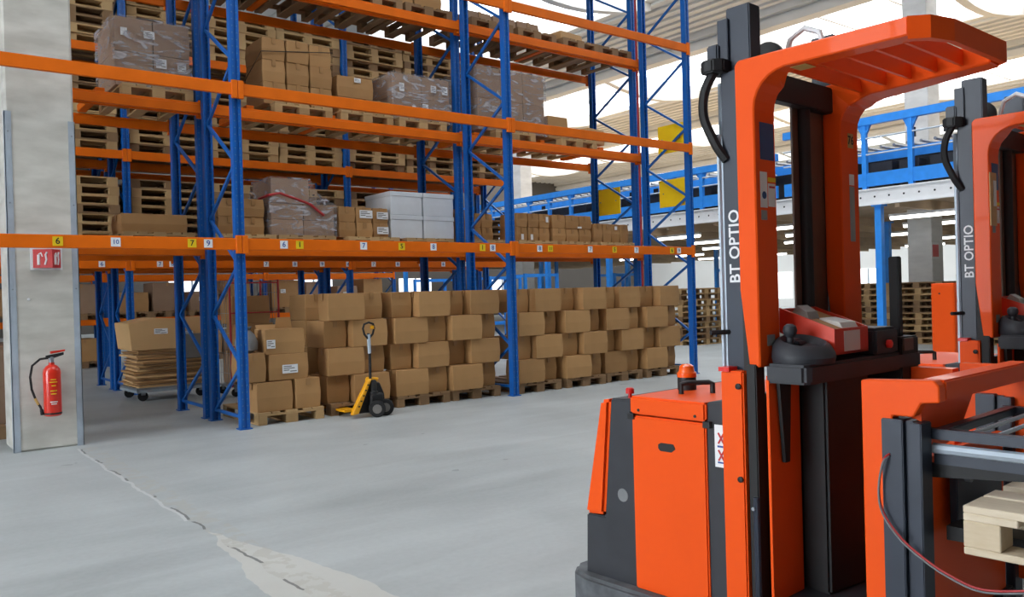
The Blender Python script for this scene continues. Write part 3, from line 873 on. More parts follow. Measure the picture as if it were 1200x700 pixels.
MB().tube([(.0, -.12, .1), (.2, -.08, .1)], .015, 8).build('axle', 'steel', ht)
MB().tube([(0, -.05, .40), (0.0, -.06, .68), (-.02, -.075, 1.00)], .017, 8).build('handle_shaft', 'truck_dark', ht, smooth=True)
MB().tube([(-.006, -.066, .76), (-.019, -.075, .99)], .022, 8).build('shaft_sleeve', 'galvanised', ht)
lp = [(-.02, -.075, .93), (-.075, -.08, .99), (-.095, -.085, 1.06), (-.08, -.09, 1.11), (-.02, -.09, 1.13), (.04, -.09, 1.11), (.055, -.085, 1.06), (.035, -.08, .99), (-.02, -.075, .93)]
MB().tube(lp, .013, 8).build('handle_loop', 'truck_dark', ht, smooth=True)
MB().box(.005, .045, -.1, -.075, 1.05, 1.09).build('release_lever', 'truck_yellow', ht)

# ------------------------------------------------------------------ trolley with flattened cartons
tr = thing('carton_trolley', 'low wheeled trolley loaded with flattened cartons in the aisle', 'trolley', (3.60, 13.3, 0), .04)
MB().box(-.52, .52, -.42, .42, .17, .20).build('platform', 'steel', tr)
MB().box(-.53, .53, -.44, -.41, .13, .17).box(-.53, .53, .41, .44, .13, .17).box(-.53, -.5, -.44, .44, .13, .17).box(.5, .53, -.44, .44, .13, .17).build('frame', 'grey_panel', tr)
for sx in (-.42, .42):
    for sy in (-.34, .34):
        wv = MB().lathe([(.03, -.022), (.07, -.02), (.075, 0), (.07, .02), (.03, .022)], (sx, sy, .075), 16, 'y').build('caster', 'tyre', tr, smooth=True)
        MB().box(sx - .03, sx + .03, sy - .028, sy + .028, .09, .14).build('fork', 'steel', wv)
rnd = random.Random(11)
z = .202
for k in range(22):
    h = rnd.uniform(.018, .034)
    dx, dy = rnd.uniform(.44, .52), rnd.uniform(.36, .42)
    ox, oy = rnd.uniform(-.03, .03), rnd.uniform(-.03, .03)
    o = MB().box(-dx, dx, -dy, dy, 0, h - .004).build('flattened_carton', ('cardboard_light', 'pallet_wood_dark', 'cardboard')[k % 3], None, loc=(3.60 + ox, 13.3 + oy, z))
    o.rotation_euler.z = rnd.uniform(-.06, .1)
    tag(o, 'flattened brown carton, %s from the bottom of the trolley pile' % (ORD + ['thirteenth', 'fourteenth', 'fifteenth', 'sixteenth', 'seventeenth', 'eighteenth', 'nineteenth', 'twentieth', 'twenty-first', 'twenty-second'])[k], 'flattened carton', 'flattened cartons on the trolley')
    z += h
big = MB().prism([(-.56, .0), (.5, .0), (.52, .42), (-.2, .47), (-.6, .40)], 'y', -.44, .40).build('large_carton', 'cardboard_light', None, bevel=.008, loc=(3.60, 13.3, z + .004))
tag(big, 'large tan opened carton with two white labels lying across the trolley pile', 'carton')
sticker(big, -.15, -.44, .27, .19, .08); sticker(big, .25, -.44, .22, .12, .07)
MB().box(.12, .5, -.45, -.44, .33, .47).build('flap', 'cardboard_light', big)
tb = thing('grey_box', 'grey box leaning on the front right of the trolley pile', 'box', (3.90, 12.80, .60))
MB().box(-.16, .16, -.07, .03, 0, .36).build('body', 'grey_box', tb, bevel=.006)
MB().box(-.165, .165, -.075, .035, .33, .365).build('lid', 'grey_box', tb)

# ------------------------------------------------------------------ roll cages with red frames
def roll_cage(label, x, y, cart):
    c = thing('roll_cage', label, 'roll cage', (x, y, 0), group='red framed roll cages')
    hx, hy, H_ = .375, .36, 1.74
    MB().box(-hx, hx, -hy, hy, .15, .18).build('base', 'steel', c)
    for sx in (-1, 1):
        MB().tube([(sx * hx, -hy, .15), (sx * hx, -hy, H_), (sx * hx, hy, H_), (sx * hx, hy, .15)], .016, 8).build('side_frame', 'rack_red', c)
        for sy in (-1, 1):
            wv = MB().lathe([(.03, -.018), (.06, -.015), (.06, .015), (.03, .018)], (sx * .3, sy * .28, .062), 14, 'y').build('caster', 'tyre', c)
            MB().box(sx * .3 - .02, sx * .3 + .02, sy * .28 - .022, sy * .28 + .022, .07, .15).build('fork', 'steel', wv)
        g = MB()
        for k in range(7): g.tube([(sx * hx, -hy + (k + .5) * 2 * hy / 7, .18), (sx * hx, -hy + (k + .5) * 2 * hy / 7, H_)], .004, 5)
        for k in range(5): g.tube([(sx * hx, -hy, .35 + k * .3), (sx * hx, hy, .35 + k * .3)], .004, 5)
        g.build('side_mesh', 'steel', c)
    g = MB()
    for k in range(7): g.tube([(-hx + (k + .5) * 2 * hx / 7, hy, .18), (-hx + (k + .5) * 2 * hx / 7, hy, H_)], .004, 5)
    g.build('back_mesh', 'steel', c)
    for z in (.75, 1.25, 1.7): MB().tube([(-hx, -hy, z), (hx, -hy, z)], .012, 6).build('front_rail', 'rack_red', c)
    for (n_, bx, by, bz, dx, dy, dz, mat, st) in cart:
        carton('%s in the %s' % (n_, label), x + bx, y + by, bz, dx, dy, dz, 0, mat, True, 'cartons inside roll cages', st)
roll_cage('red framed roll cage right of the first upright', 4.66, 12.66, [('brown lower carton', 0, 0, .182, .6, .5, .5, 'wrapped_card', ()), ('brown middle carton', .05, 0, .684, .58, .5, .40, 'cardboard', ((.32, .7, .1, .12),)), ('brown upper carton', -.02, 0, 1.086, .6, .5, .42, 'cardboard', ())])
# film sack on the low stack
sk = MB().lathe([(.08, 0), (.15, .03), (.16, .12), (.13, .2), (.06, .26), (.09, .3)], (0, 0, 0), 12)
for i, v in enumerate(sk.v): sk.v[i] = (v[0] * .8 + random.uniform(-.012, .012), v[1] * .8 + random.uniform(-.012, .012), v[2])
tag(sk.build('film_sack', 'net_grey', None, smooth=True, loc=(3.47, 9.46, .828)), 'crumpled grey plastic film on the low stack, right of the first upright', 'film')

# ------------------------------------------------------------------ far rack behind everything, left
XE = [.6, 4.42, 8.24, 12.06]
rackE = rack('distant rack run at the far end of the hall, seen below the beams', 21.0, 22.0, XE, (1.1, 2.12, 3.83))
rnd = random.Random(3)
for i, x in enumerate((2.2, 3.1, 3.95, 5.0, 5.8, 6.7, 7.5, 8.8, 9.7, 10.6, 11.4)):
    for lv, z in enumerate((.144, 1.1 + .144)):
        if lv == 0 and i in (3, 8): continue
        pallet('pallet in the distant rack, %s, %s from the left' % (('on the floor', 'on the first beam')[lv], ORD[i]), (x, 21.5, z - .144), math.pi / 2, 'pallet_wood_dark', False, 'pallets in the distant rack')
        h = rnd.uniform(.45, .75)
        carton('brown carton in the distant rack, %s, %s from the left' % (('on the floor', 'on the first beam')[lv], ORD[i]), x, 21.4, z, rnd.uniform(.6, .78), .8, h, rnd.uniform(-.05, .05), rnd.choice(('cardboard', 'cardboard', 'wrapped_card')), True, 'cartons in the distant rack', ((-.1, .6, .14, .1),) if i % 2 else ())
# pallet of cartons left of the pillar
for nm, z, h in (('bottom', .144, .42), ('middle', .566, .42)):
    carton('brown carton at the left picture edge behind the pillar, %s one' % nm, 1.12, 11.0, z, .7, .6, h, 0, 'wrapped_card', True, 'cartons at the left edge', ((.3, .5, .1, .06),))
pallet('wooden pallet at the left picture edge behind the pillar', (1.12, 11.1, 0), math.pi / 2, 'pallet_wood_dark', False, 'pallets at the left edge')
for nm, z, h in (('lower', L1, .25), ('upper', L1 + .252, .3)):
    carton('%s brown carton on the lower rack level at the left picture edge' % nm, 1.45, YB + .3, z, .7, .5, h, 0, 'wrapped_card', True, 'cartons at the left edge', ((.3, .5, .1, .06),))
load_pallet(1.45, 0, 'wooden pallet on the lower rack level at the left picture edge')

# ------------------------------------------------------------------ mezzanine with conveyor
MX, MY0, MY1 = 17.3, 2.0, 44.0
mz = thing('mezzanine', 'white edged mezzanine platform on blue steel posts at the far right', 'mezzanine', (MX, MY0, 0))
of = (-MX, -MY0, 0)
dk = MB().box(MX + .06, 20.6, MY0, MY1, 3.25, 3.45).box(21.4, 40, MY0, MY1, 3.25, 3.45)
for a_, b_ in ((MY0, 9.65), (10.45, 25.7), (26.5, MY1)): dk.box(20.6, 21.4, a_, b_, 3.25, 3.45)
dk.build('deck', 'mezz_under', mz, off=of)
MB().box(MX, MX + .06, MY0, MY1, 3.13, 3.49).box(MX - .03, MX, MY0, MY1, 3.46, 3.49).box(MX - .03, MX, MY0, MY1, 3.13, 3.16).build('edge_beam', 'white_paint', mz, off=of)
hl = MB()
y = MY0 + .3
while y < MY1:
    hl.lathe([(.022, 0), (.022, -.004)], (MX, y, 3.31), 8, 'x'); y += .32
o = hl.build('edge_holes', 'truck_dark', mz, off=of); o['kind'] = 'stuff'
JO = MB().box(0, 22, -.05, .05, 3.05, 3.25).mesh('joist')
y = MY0 + .5
while y < MY1:
    if not any(abs(y - q) < .5 for q in (10.05, 26.1)): put('joist', JO, 'mezz_under', mz, (.1, y - MY0, 0))
    y += 1.6
PST = MB().box(-.07, .07, -.07, .07, 0, 3.14).box(-.14, .14, -.14, .14, 0, .02).box(-.12, .12, -.12, .12, 3.1, 3.14).mesh('post')
for px_, ys in ((MX + .1, (4.3, 9.3, 12.4, 17.6, 20.4, 24.3, 29.3, 34.3, 39.3)), (MX + 5.2, (6.8, 11.8, 16.8, 21.8, 26.8, 31.8)), (MX + 10.4, (6.8, 11.8, 16.8, 21.8, 26.8, 31.8))):
    for yy in ys: put('post', PST, 'conveyor_blue', mz, (px_ - MX, yy - MY0, 0))
# tube lamps under the deck
LAMP = MB().box(-.06, .06, -.8, .8, 0, .06).mesh('lamp_body'); LT = MB().tube([(0, -.78, -.03), (0, .78, -.03)], .045, 8).mesh('tube')
n_ = 0
for ix, x in enumerate((19.0, 22.0, 25.5, 29.5, 34.0)):
    for iy in range(7):
        y = 5.5 + iy * 3.6 + (ix % 2) * 1.2
        t = thing('tube_lamp', 'tube lamp under the mezzanine deck, %s row from the edge, %s from the right' % (ORD[ix], ORD[iy]), 'lamp', (x, y, 2.98), group='tube lamps under the mezzanine')
        put('lamp_body', LAMP, 'white_paint', t); put('tube', LT, 'tube_light', t)
# conveyor along the mezzanine edge
def conveyor(label, y0, y1, ztop, seed):
    c = thing('roller_conveyor', label, 'conveyor', (MX + .3, y0, 3.49), group='blue conveyors on the mezzanine')
    o_ = (-(MX + .3), -y0, -3.49)
    MB().box(MX + .05, MX + .12, y0, y1, 3.55, 3.84).build('kick_plate', 'conveyor_blue', c, off=o_)
    MB().box(MX + .03, MX + .15, y0, y1, ztop - .17, ztop).build('top_rail', 'conveyor_blue', c, off=o_)
    for zz in ((ztop - 3.84) * .33 + 3.84, (ztop - 3.84) * .62 + 3.84):
        MB().tube([(MX + .06, y0, zz), (MX + .06, y1, zz)], .02, 6).build('hand_rail', 'galvanised', c, off=o_)
    pm = MB().box(-.05, .05, -.05, .05, 0, ztop - 3.49 - .12).prism([(-.05, ztop - 3.49 - .38), (.05, ztop - 3.49 - .38), (.16, ztop - 3.49 - .16), (-.16, ztop - 3.49 - .16)], 'x', -.03, .03).mesh('stanchion')
    y = y0 + .25
    r = random.Random(seed)
    while y < y1:
        put('stanchion', pm, 'conveyor_blue', c, (MX + .09 - MX - .3, y - y0, 0)); y += 1.02
    for xx in (MX + .75, MX + 1.6):
        MB().box(xx, xx + .05, y0, y1, 4.18, 4.40).build('side_panel', 'conveyor_blue', c, off=o_)
    RL = MB().tube([(MX + .8, 0, 4.5), (MX + 1.6, 0, 4.5)], .035, 6).mesh('roller', off=(-(MX + .3), 0, -3.49))
    y = y0 + .2
    while y < min(y1, y0 + 12):
        put('roller', RL, 'steel', c, (0, y - y0, 0)); y += .3
    y = y0 + .4
    while y < y1 - .6:
        wdt = r.uniform(.35, .7)
        MB().box(MX + .3, MX + .6, y, y + wdt, 3.55, 3.55 + r.uniform(.4, .62)).build('drive_box', 'dark_machine', c, off=o_)
        if r.random() < .5: MB().box(MX + .26, MX + .3, y + .05, y + .2, ztop - .55, ztop - .35).build('control_box', 'dark_machine', c, off=o_)
        y += wdt + r.uniform(.15, .5)
    MB().box(MX + .95, MX + 1.0, y0, y1, 3.55, 4.36).build('shade_backing', 'dark_machine', c, off=o_)  # dark sheet added behind the rails to deepen the shade in the gaps
    return c
conveyor('higher blue conveyor section on the mezzanine at the right', 2.2, 11.6, 5.06, 1)
conveyor('lower blue conveyor section running left along the mezzanine behind the racks', 11.8, 43.0, 4.61, 2)
# blue frames on the floor under the mezzanine edge
for i, (x, y) in enumerate(((20.4, 15.2), (15.6, 19.0), (19.6, 19.4), (16.2, 21.5), (15.2, 23.6))):
    t = thing('blue_workstand', 'low blue steel frame standing below the conveyor, %s from the right' % ORD[i], 'frame', (x, y, 0), group='blue frames below the conveyor')
    for sx in (-.6, .6):
        for sy in (-.4, .4): MB().box(sx - .04, sx + .04, sy - .04, sy + .04, 0, 2.0).build('leg', 'conveyor_blue', t)
    for z in (.5, 1.2, 1.95):
        for sy in (-.4, .4): MB().box(-.6, .6, sy - .03, sy + .03, z - .04, z + .04).build('rail', 'conveyor_blue', t)
# bright windows in the far walls
for i, (y0, y1) in enumerate(((4, 9), (11, 16), (18, 23), (25, 30), (32, 37))):
    o = struct(MB().box(X1 - .04, X1 - .01, y0 + 1, y1 - 1, .6, 2.4).build('window_%d' % nwin, 'far_window')); nwin += 1
    MB().box(X1 - .08, X1 - .04, (y0 + y1) / 2 - .05, (y0 + y1) / 2 + .05, .6, 2.4).build('window_frame', 'galvanised', o)
for i, (x0, x1) in enumerate(((6, 9), (12, 16), (19, 23), (26, 30), (33, 37))):
    o = struct(MB().box(x0 + .8, x1 - .8, Y1 - .04, Y1 - .01, 1.0, 2.6).build('window_%d' % nwin, 'far_window')); nwin += 1
    MB().box((x0 + x1) / 2 - .05, (x0 + x1) / 2 + .05, Y1 - .08, Y1 - .04, 1.0, 2.6).build('window_frame', 'galvanised', o)
# small red sign on the far pillar
s_ = thing('fire_sign', 'small red square sign on the pale pillar under the mezzanine', 'sign', (20.85, 9.74, 2.0))
MB().box(-.2, .2, -.01, 0, 0, .4).build('plate', 'white_paint', s_)
MB().box(-.15, .15, -.014, -.01, .05, .35).build('panel', 'sign_red', s_)
# orange steel cabinet on the floor between the trucks
oc = thing('steel_cabinet', 'tall narrow orange steel cabinet on the floor left of the second truck mast', 'cabinet', (15.18, 6.89, 0))
MB().box(-.2, .2, -.2, .2, 0, 1.4).build('body', 'truck_orange', oc, bevel=.01)
MB().box(-.208, -.2, -.18, .18, .05, 1.36).build('door', 'truck_orange', oc, bevel=.003)
for zz in (.12, 1.22): MB().lathe([(.015, 0), (.015, -.01)], (-.208, .05, zz), 8, 'x').build('lock', 'truck_dark', oc)

# ------------------------------------------------------------------ order picker truck
def smooth_pts(p, n=4):
    out = []
    for i in range(len(p) - 1):
        a, b, c, d = [Vector(p[min(max(k, 0), len(p) - 1)]) for k in (i - 1, i, i + 1, i + 2)]
        for j in range(n):
            u = j / n
            out.append(.5 * ((2 * b) + (-a + c) * u + (2 * a - 5 * b + 4 * c - d) * u * u + (-a + 3 * b - 3 * c + d) * u ** 3))
    return out + [Vector(p[-1])]
TH = math.radians(3.5)
def tw(x, y, z=0.0):
    """truck axes -> world"""
    return (x * math.cos(TH) - y * math.sin(TH), x * math.sin(TH) + y * math.cos(TH), z)
TO = (-.4, -1.7, 0)
def order_picker(label):
    t = thing('order_picker_truck', label, 'forklift', tw(2.65 + .4, 1.7), TH, 'orange order picker trucks')
    def P(mb, name, mat, parent=t, bevel=0.0, smooth=False, seg=2):
        return mb.build(name, mat, parent, bevel, smooth, seg, TO)
    # --- chassis
    ch = P(MB().prism([(1.80, .17), (2.555, .17), (2.545, .445), (2.435, .452), (2.385, .965), (2.27, .968), (2.27, .90), (1.90, .90), (1.90, .985), (1.80, 1.0)], 'x', .0, .84), 'chassis', 'truck_black', bevel=.006)
    P(MB().prism([(2.39, .962), (2.447, .952), (2.553, .447), (2.44, .455)], 'x', -.004, .80), 'rear_cover', 'truck_orange', bevel=.014)
    sk = P(MB().prism([(-.06, 1.72), (-.06, 2.50), (-.03, 2.60), (.05, 2.66), (.80, 2.66), (.88, 2.60), (.9, 2.5), (.9, 1.72)], 'z', .035, .19), 'bumper_skirt', 'rubber', bevel=.015)
    bp_ = P(MB().box(-.012, .03, 1.897, 2.262, .19, .905), 'battery_panel', 'truck_orange', bevel=.006)
    P(MB().prism([(2.04, .79), (2.06, .775), (2.115, .775), (2.125, .785), (2.125, .80), (2.11, .808), (2.05, .808)], 'x', -.0135, -.010), 'grip_slot', 'truck_dark', bp_)
    ld = P(MB().box(-.016, .82, 1.893, 2.268, .912, .985), 'battery_lid', 'truck_orange', bevel=.008)
    for yy in (1.94, 2.22): P(MB().lathe([(.006, 0), (.006, -.003)], (-.016, yy, .93), 8, 'x'), 'bolt', 'truck_dark', ld)
    for yy in (1.885, 2.258): P(MB().box(-.02, .0, yy - .012, yy + .018, .89, .914), 'hinge', 'truck_dark')
    P(MB().tube([(.16, 2.135, .985), (.16, 2.135, 1.025), (.19, 2.12, 1.03), (.25, 2.06, 1.03), (.26, 2.05, 1.025), (.26, 2.05, .985)], .011, 8), 'lid_handle', 'truck_dark', ld, smooth=True)
    bc = P(MB().lathe([(.04, .985), (.04, 1.04), (.037, 1.045)], (.30, 2.21, 0), 20), 'beacon_base', 'truck_dark', smooth=True)
    P(MB().lathe([(.042, 1.04), (.042, 1.058), (.034, 1.066), (.03, 1.088), (.02, 1.095), (.012, 1.097)], (.30, 2.21, 0), 20), 'beacon_lens', 'amber', bc, smooth=True)
    kb = P(MB().lathe([(.008, .965), (.008, .985), (.018, .986), (.018, 1.005), (.013, 1.01)], (.045, 2.315, 0), 14), 'emergency_knob', 'red_plastic', smooth=True)
    # warning sticker on the black corner panel
    st = P(MB().box(-.0025, .001, 1.80, 1.862, .745, .905), 'warning_sticker', 'label_white')
    ic = MB()
    for zz in (.855, .79):
        ic.bar((-.0035, 1.845, zz - .02), (-.0035, 1.82, zz + .02), .004, .006); ic.bar((-.0035, 1.845, zz + .02), (-.0035, 1.82, zz - .02), .004, .006)
    P(ic, 'prohibition_marks', 'sign_red', st)
    P(MB().box(-.0032, -.002, 1.815, 1.85, .82, .827).box(-.0032, -.002, 1.815, 1.85, .76, .766), 'print_line', 'digit_blue', st)
    # scuffed emblem on the rear black panel
    P(MB().lathe([(.028, 0), (.028, -.002)], (0, 2.33, .56), 18, 'x'), 'worn_emblem', 'net_grey')
    # --- corner column with bolts
    col = P(MB().box(-.03, .03, 1.715, 1.81, .05, 1.115), 'corner_column', 'truck_orange', bevel=.006)
    P(MB().box(-.035, .02, 1.77, 1.815, 1.112, 1.128), 'column_cap', 'red_plastic', col)
    for zz in (1.06, .72): P(MB().lathe([(.011, 0), (.011, -.008), (.006, -.01)], (-.03, 1.732, zz), 10, 'x'), 'bolt', 'truck_dark', col, smooth=True)
    P(MB().box(-.012, .05, 1.672, 1.712, .05, 1.14), 'guide_rail', 'truck_dark', bevel=.004)
    P(MB().tube([(-.015, 1.68, .1), (-.015, 1.68, .66)], .012, 8), 'guide_rod', 'truck_mast')
    P(MB().lathe([(.007, 0), (.007, -.02)], (-.012, 1.685, .62), 8, 'x'), 'rod_clip', 'steel')
    # --- mast
    for sx in (0, 1):
        def mx(a, b): return (a, b) if sx == 0 else (.80 - b, .80 - a)
        a, b = mx(.03, .14)
        r = MB().box(a, b, 1.742, 1.818, .05, 2.23)
        mr = P(r, 'mast_rail', 'truck_mast', bevel=.005)
        a, b = mx(.05, .125)
        P(MB().box(a, b, 1.70, 1.80, 2.2, 2.47).box(a, b, 1.745, 1.80, .1, 2.2), 'inner_mast', 'truck_mast', bevel=.004)
        a, b = mx(.036, .05)
        P(MB().box(a, b, 1.785, 1.83, 2.24, 2.43), 'mast_flange', 'truck_mast', bevel=.002)
        a, b = mx(.06, .12)
        P(MB().box(a, b, 1.83, 1.85, .12, 2.2), 'chain', 'galvanised')
    tx = lettering('BT OPTIO', .062, 'label_white', t, (TO[0] + .0292, TO[1] + 1.772, 1.575), (0, -math.pi / 2, 0))
    P(MB().prism([(-.03, 1.845), (-.02, 1.872), (.02, 1.868), (.10, 1.85), (.75, 1.85), (.75, 1.78), (.0, 1.78), (-.03, 1.81)], 'z', 2.225, 2.275), 'crosshead', 'truck_dark', bevel=.006)
    P(MB().box(.02, .08, 1.82, 1.87, 2.27, 2.34), 'crosshead_block', 'truck_mast', bevel=.006)
    hs = [(.02, 1.82, 2.25), (.0, 1.84, 2.21), (-.01, 1.86, 2.16), (-.012, 1.868, 2.10), (-.01, 1.862, 2.05), (.0, 1.845, 2.00), (.01, 1.825, 1.95), (.03, 1.80, 1.90)]
    P(MB().tube(smooth_pts(hs), .018, 8), 'hydraulic_hose', 'truck_dark', smooth=True)
    P(MB().tube([(.022, 1.826, 2.0), (.022, 1.826, .3)], .009, 6), 'cable', 'galvanised')
    P(MB().box(.012, .06, 1.70, 1.738, 1.02, 1.48), 'mast_cover', 'truck_dark', bevel=.004)
    P(MB().tube([(-.04, 1.84, 1.255), (.05, 1.80, 1.255)], .010, 6), 'latch_pin', 'truck_dark')
    P(MB().box(.40, .655, 1.739, 1.747, .12, 2.2), 'mast_screen', 'brown_panel')
    P(MB().tube([(.47, 1.73, .12), (.47, 1.73, 2.15)], .028, 12), 'lift_cylinder', 'truck_dark', smooth=True)
    # chain wheels and loop above the guard
    P(MB().lathe([(.07, -.012), (.075, -.008), (.075, .008), (.07, .012)], (.33, 1.80, 2.32), 20, 'x'), 'chain_wheel', 'truck_dark', smooth=True)
    P(MB().tube([(.30, 1.70, 2.3), (.30, 1.68, 2.37), (.30, 1.62, 2.40), (.30, 1.56, 2.37), (.30, 1.54, 2.30)], .012, 6), 'hose_loop', 'white_paint', smooth=True)
    for k in range(5): P(MB().box(.40 + k * .045, .43 + k * .045, 1.52, 1.57, 2.30 + .008 * k, 2.35 + .008 * k), 'chain_link', 'truck_dark')
    # --- operator cab: posts that run into the overhead guard
    arc = [(1.535 + .125 * math.cos(a), 2.063 + .125 * math.sin(a)) for a in [i * math.pi / 12 for i in range(0, 7)]]
    prof = [(1.705, 1.13), (1.737, 1.41), (1.737, 2.235), (1.722, 2.25), (1.11, 2.25), (1.11, 2.190)] + [(1.535, 2.190)] + list(reversed(arc))[1:] + [(1.66, 1.13)]
    lf = MB().prism(prof, 'x', 0, .14)
    for i, (x, y, z) in enumerate(lf.v):
        if x > .1 and y < 1.6 and z > 2.0: lf.v[i] = (.085, y, z)
    lf = P(lf, 'guard_frame', 'truck_orange', bevel=.005, seg=1)
    rf = MB().prism(prof, 'x', .64, .79)
    for i, (x, y, z) in enumerate(rf.v):
        if y < 1.6:
            k = (1.66 - y) / .55
            rf.v[i] = (x - .19 * k + (.06 * k if x < .7 else 0), y - .06 * k, z - (.018 if z < 2.2 else 0))
    P(rf, 'guard_frame', 'truck_orange', bevel=.005, seg=1)
    P(MB().prism([(0, 1.112), (.045, 1.06), (.15, 1.03), (.575, 1.018), (.605, 1.06), (.57, 1.04), (.15, 1.05), (.075, 1.08), (.03, 1.12)], 'z', 2.178, 2.25), 'guard_nose', 'truck_orange')
    for k, yy in enumerate((1.15, 1.245, 1.345, 1.45, 1.56)):
        x1 = .64 - (1.66 - yy) / .55 * .12
        P(MB().prism([(yy - .006, 2.188), (yy + .006, 2.188), (yy + .006, 2.244), (yy - .006, 2.244)], 'x', .07, x1 + .02), 'guard_slat', 'truck_orange')
    P(MB().box(.13, .66, 1.69, 1.737, 2.13, 2.235), 'guard_cross_beam', 'truck_dark', bevel=.004)
    # stickers on the left post, facing the driver
    def plate(x0, x1, z0, z1, mat, nm='sticker', y=1.66, par=t): return P(MB().box(x0, x1, y - .002, y + .001, z0, z1), nm, mat, par)
    plate(.035, .125, 1.885, 2.02, 'sticker_blue', 'data_plate', par=lf)
    q = plate(.03, .075, 1.71, 1.84, 'paper', 'instruction_sticker', par=lf)
    P(MB().lathe([(.014, 0), (.014, -.001)], (.053, 1.658, 1.755), 14, 'y'), 'print_mark', 'sticker_blue', q)
    q = plate(.082, .128, 1.715, 1.80, 'paper', 'instruction_sticker', par=lf)
    P(MB().box(.087, .123, 1.6565, 1.658, 1.783, 1.79), 'print_line', 'sign_red', q)
    plate(.082, .132, 1.806, 1.822, 'label_yellow', 'warning_strip', par=lf)
    plate(.032, .07, 1.665, 1.70, 'sticker_grey', 'instruction_sticker', par=lf)
    plate(.05, .10, 1.205, 1.245, 'sticker_grey', 'serial_plate', par=lf)
    q = plate(.70, .745, 1.99, 2.05, 'sticker_tan', 'number_plate')
    lettering('76', .05, 'digit_black', q, (TO[0] + .7225, TO[1] + 1.6575, 2.02), (math.pi / 2, 0, 0))
    plate(.705, .745, 1.60, 1.83, 'sticker_grey', 'instruction_sticker')
    plate(.705, .745, 1.835, 1.88, 'paper', 'warning_sticker')
    plate(.70, .75, 1.215, 1.25, 'sticker_grey', 'serial_plate')
    P(MB().prism([(1.47, 2.1885), (1.53, 2.1885), (1.53, 2.187), (1.47, 2.187)], 'x', .03, .10), 'roof_label', 'sticker_tan')
    # --- console
    P(MB().prism([(.0, 1.49), (.03, 1.475), (.87, 1.455), (.87, 1.60), (.0, 1.64)], 'z', 1.075, 1.145), 'console_shelf', 'truck_black', bevel=.01)
    P(MB().prism([(.22, 1.53), (.50, 1.50), (.48, 1.64), (.23, 1.64)], 'z', .28, 1.08), 'console_pedestal', 'truck_dark', bevel=.01)
    P(MB().prism([(.05, 1.08), (.13, 1.08), (.11, .78), (.08, .78)], 'y', 1.615, 1.628), 'pedal_lever', 'truck_dark')
    P(MB().box(.14, .80, 1.645, 1.67, .22, 1.10), 'cab_wall', 'truck_dark')
    P(MB().box(.012, .22, 1.635, 1.645, .2, 1.10), 'cab_side_strip', 'truck_orange')
    P(MB().box(.0, .84, 1.10, 1.66, .22, .28), 'cab_floor', 'truck_black', bevel=.006)
    P(MB().box(.78, .84, 1.30, 1.66, .28, 1.08), 'cab_side_panel', 'truck_orange')
    hb = MB().lathe([(.105, 0), (.11, .02), (.106, .05), (.092, .072), (.078, .080), (.072, .074), (.066, .055), (.01, .05)], (.135, 1.565, 1.143), 26)
    for i, (x, y, z) in enumerate(hb.v): hb.v[i] = (.135 + (x - .135) * 1.08, y, z + (.22 * (y - 1.565) if z > 1.17 else 0) + (.12 * (x - .135) if z > 1.17 else 0))
    dm = P(hb, 'steering_housing', 'truck_black', smooth=True)
    P(MB().prism([(1.58, 1.20), (1.66, 1.205), (1.655, 1.235), (1.60, 1.225)], 'x', .14, .22), 'arm_pad', 'truck_black', dm, bevel=.01)
    P(MB().lathe([(.012, 0), (.012, .03), (.022, .04), (.026, .055), (.022, .07), (.01, .078)], (.105, 1.60, 1.205), 14), 'steering_knob', 'truck_black', dm, smooth=True)
    sl = lambda y: 1.165 + (y - 1.49) * .36
    ty = MB()
    for xa, xb in ((.22, .23), (.47, .48)): ty.prism([(1.49, sl(1.49)), (1.49, sl(1.49) + .095), (1.71, sl(1.71) + .095), (1.71, sl(1.71))], 'x', xa, xb)
    ty.box(.23, .47, 1.49, 1.50, sl(1.49), sl(1.49) + .095).box(.23, .47, 1.70, 1.71, sl(1.70), sl(1.70) + .095)
    ty.prism([(1.49, sl(1.49)), (1.49, sl(1.49) + .01), (1.71, sl(1.71) + .01), (1.71, sl(1.71))], 'x', .22, .48)
    ty = P(ty, 'document_tray', 'tray_red')
    P(MB().box(.29, .41, 1.487, 1.49, 1.175, 1.25), 'tray_label', 'paper', ty)
    P(MB().prism([(1.50, sl(1.5) + .07), (1.50, sl(1.5) + .085), (1.69, sl(1.69) + .085), (1.69, sl(1.69) + .07)], 'x', .24, .46), 'clipboard', 'cardboard', ty)
    P(MB().prism([(1.51, sl(1.51) + .086), (1.52, sl(1.52) + .104), (1.60, sl(1.6) + .092), (1.60, sl(1.6) + .086)], 'x', .32, .44), 'paper_sheet', 'paper', ty)
    P(MB().prism([(1.61, sl(1.61) + .086), (1.62, sl(1.62) + .11), (1.66, sl(1.66) + .12), (1.68, sl(1.68) + .086)], 'x', .26, .34), 'crumpled_paper', 'sticker_grey', ty)
    cb = P(MB().box(.50, .70, 1.47, 1.62, 1.14, 1.25), 'control_block', 'truck_black', bevel=.012)
    P(MB().lathe([(.016, 0), (.016, -.014), (.01, -.018)], (.60, 1.47, 1.185), 12, 'y'), 'stop_button', 'red_plastic', cb, smooth=True)
    P(MB().box(.70, .86, 1.46, 1.62, 1.02, 1.205), 'relay_box', 'truck_dark', bevel=.006)
    P(MB().box(.715, .80, 1.455, 1.461, 1.15, 1.20), 'control_label', 'brown_panel', cb)
    P(MB().box(.755, .79, 1.49, 1.53, 1.14, 1.53), 'display_pole', 'truck_dark', bevel=.004)
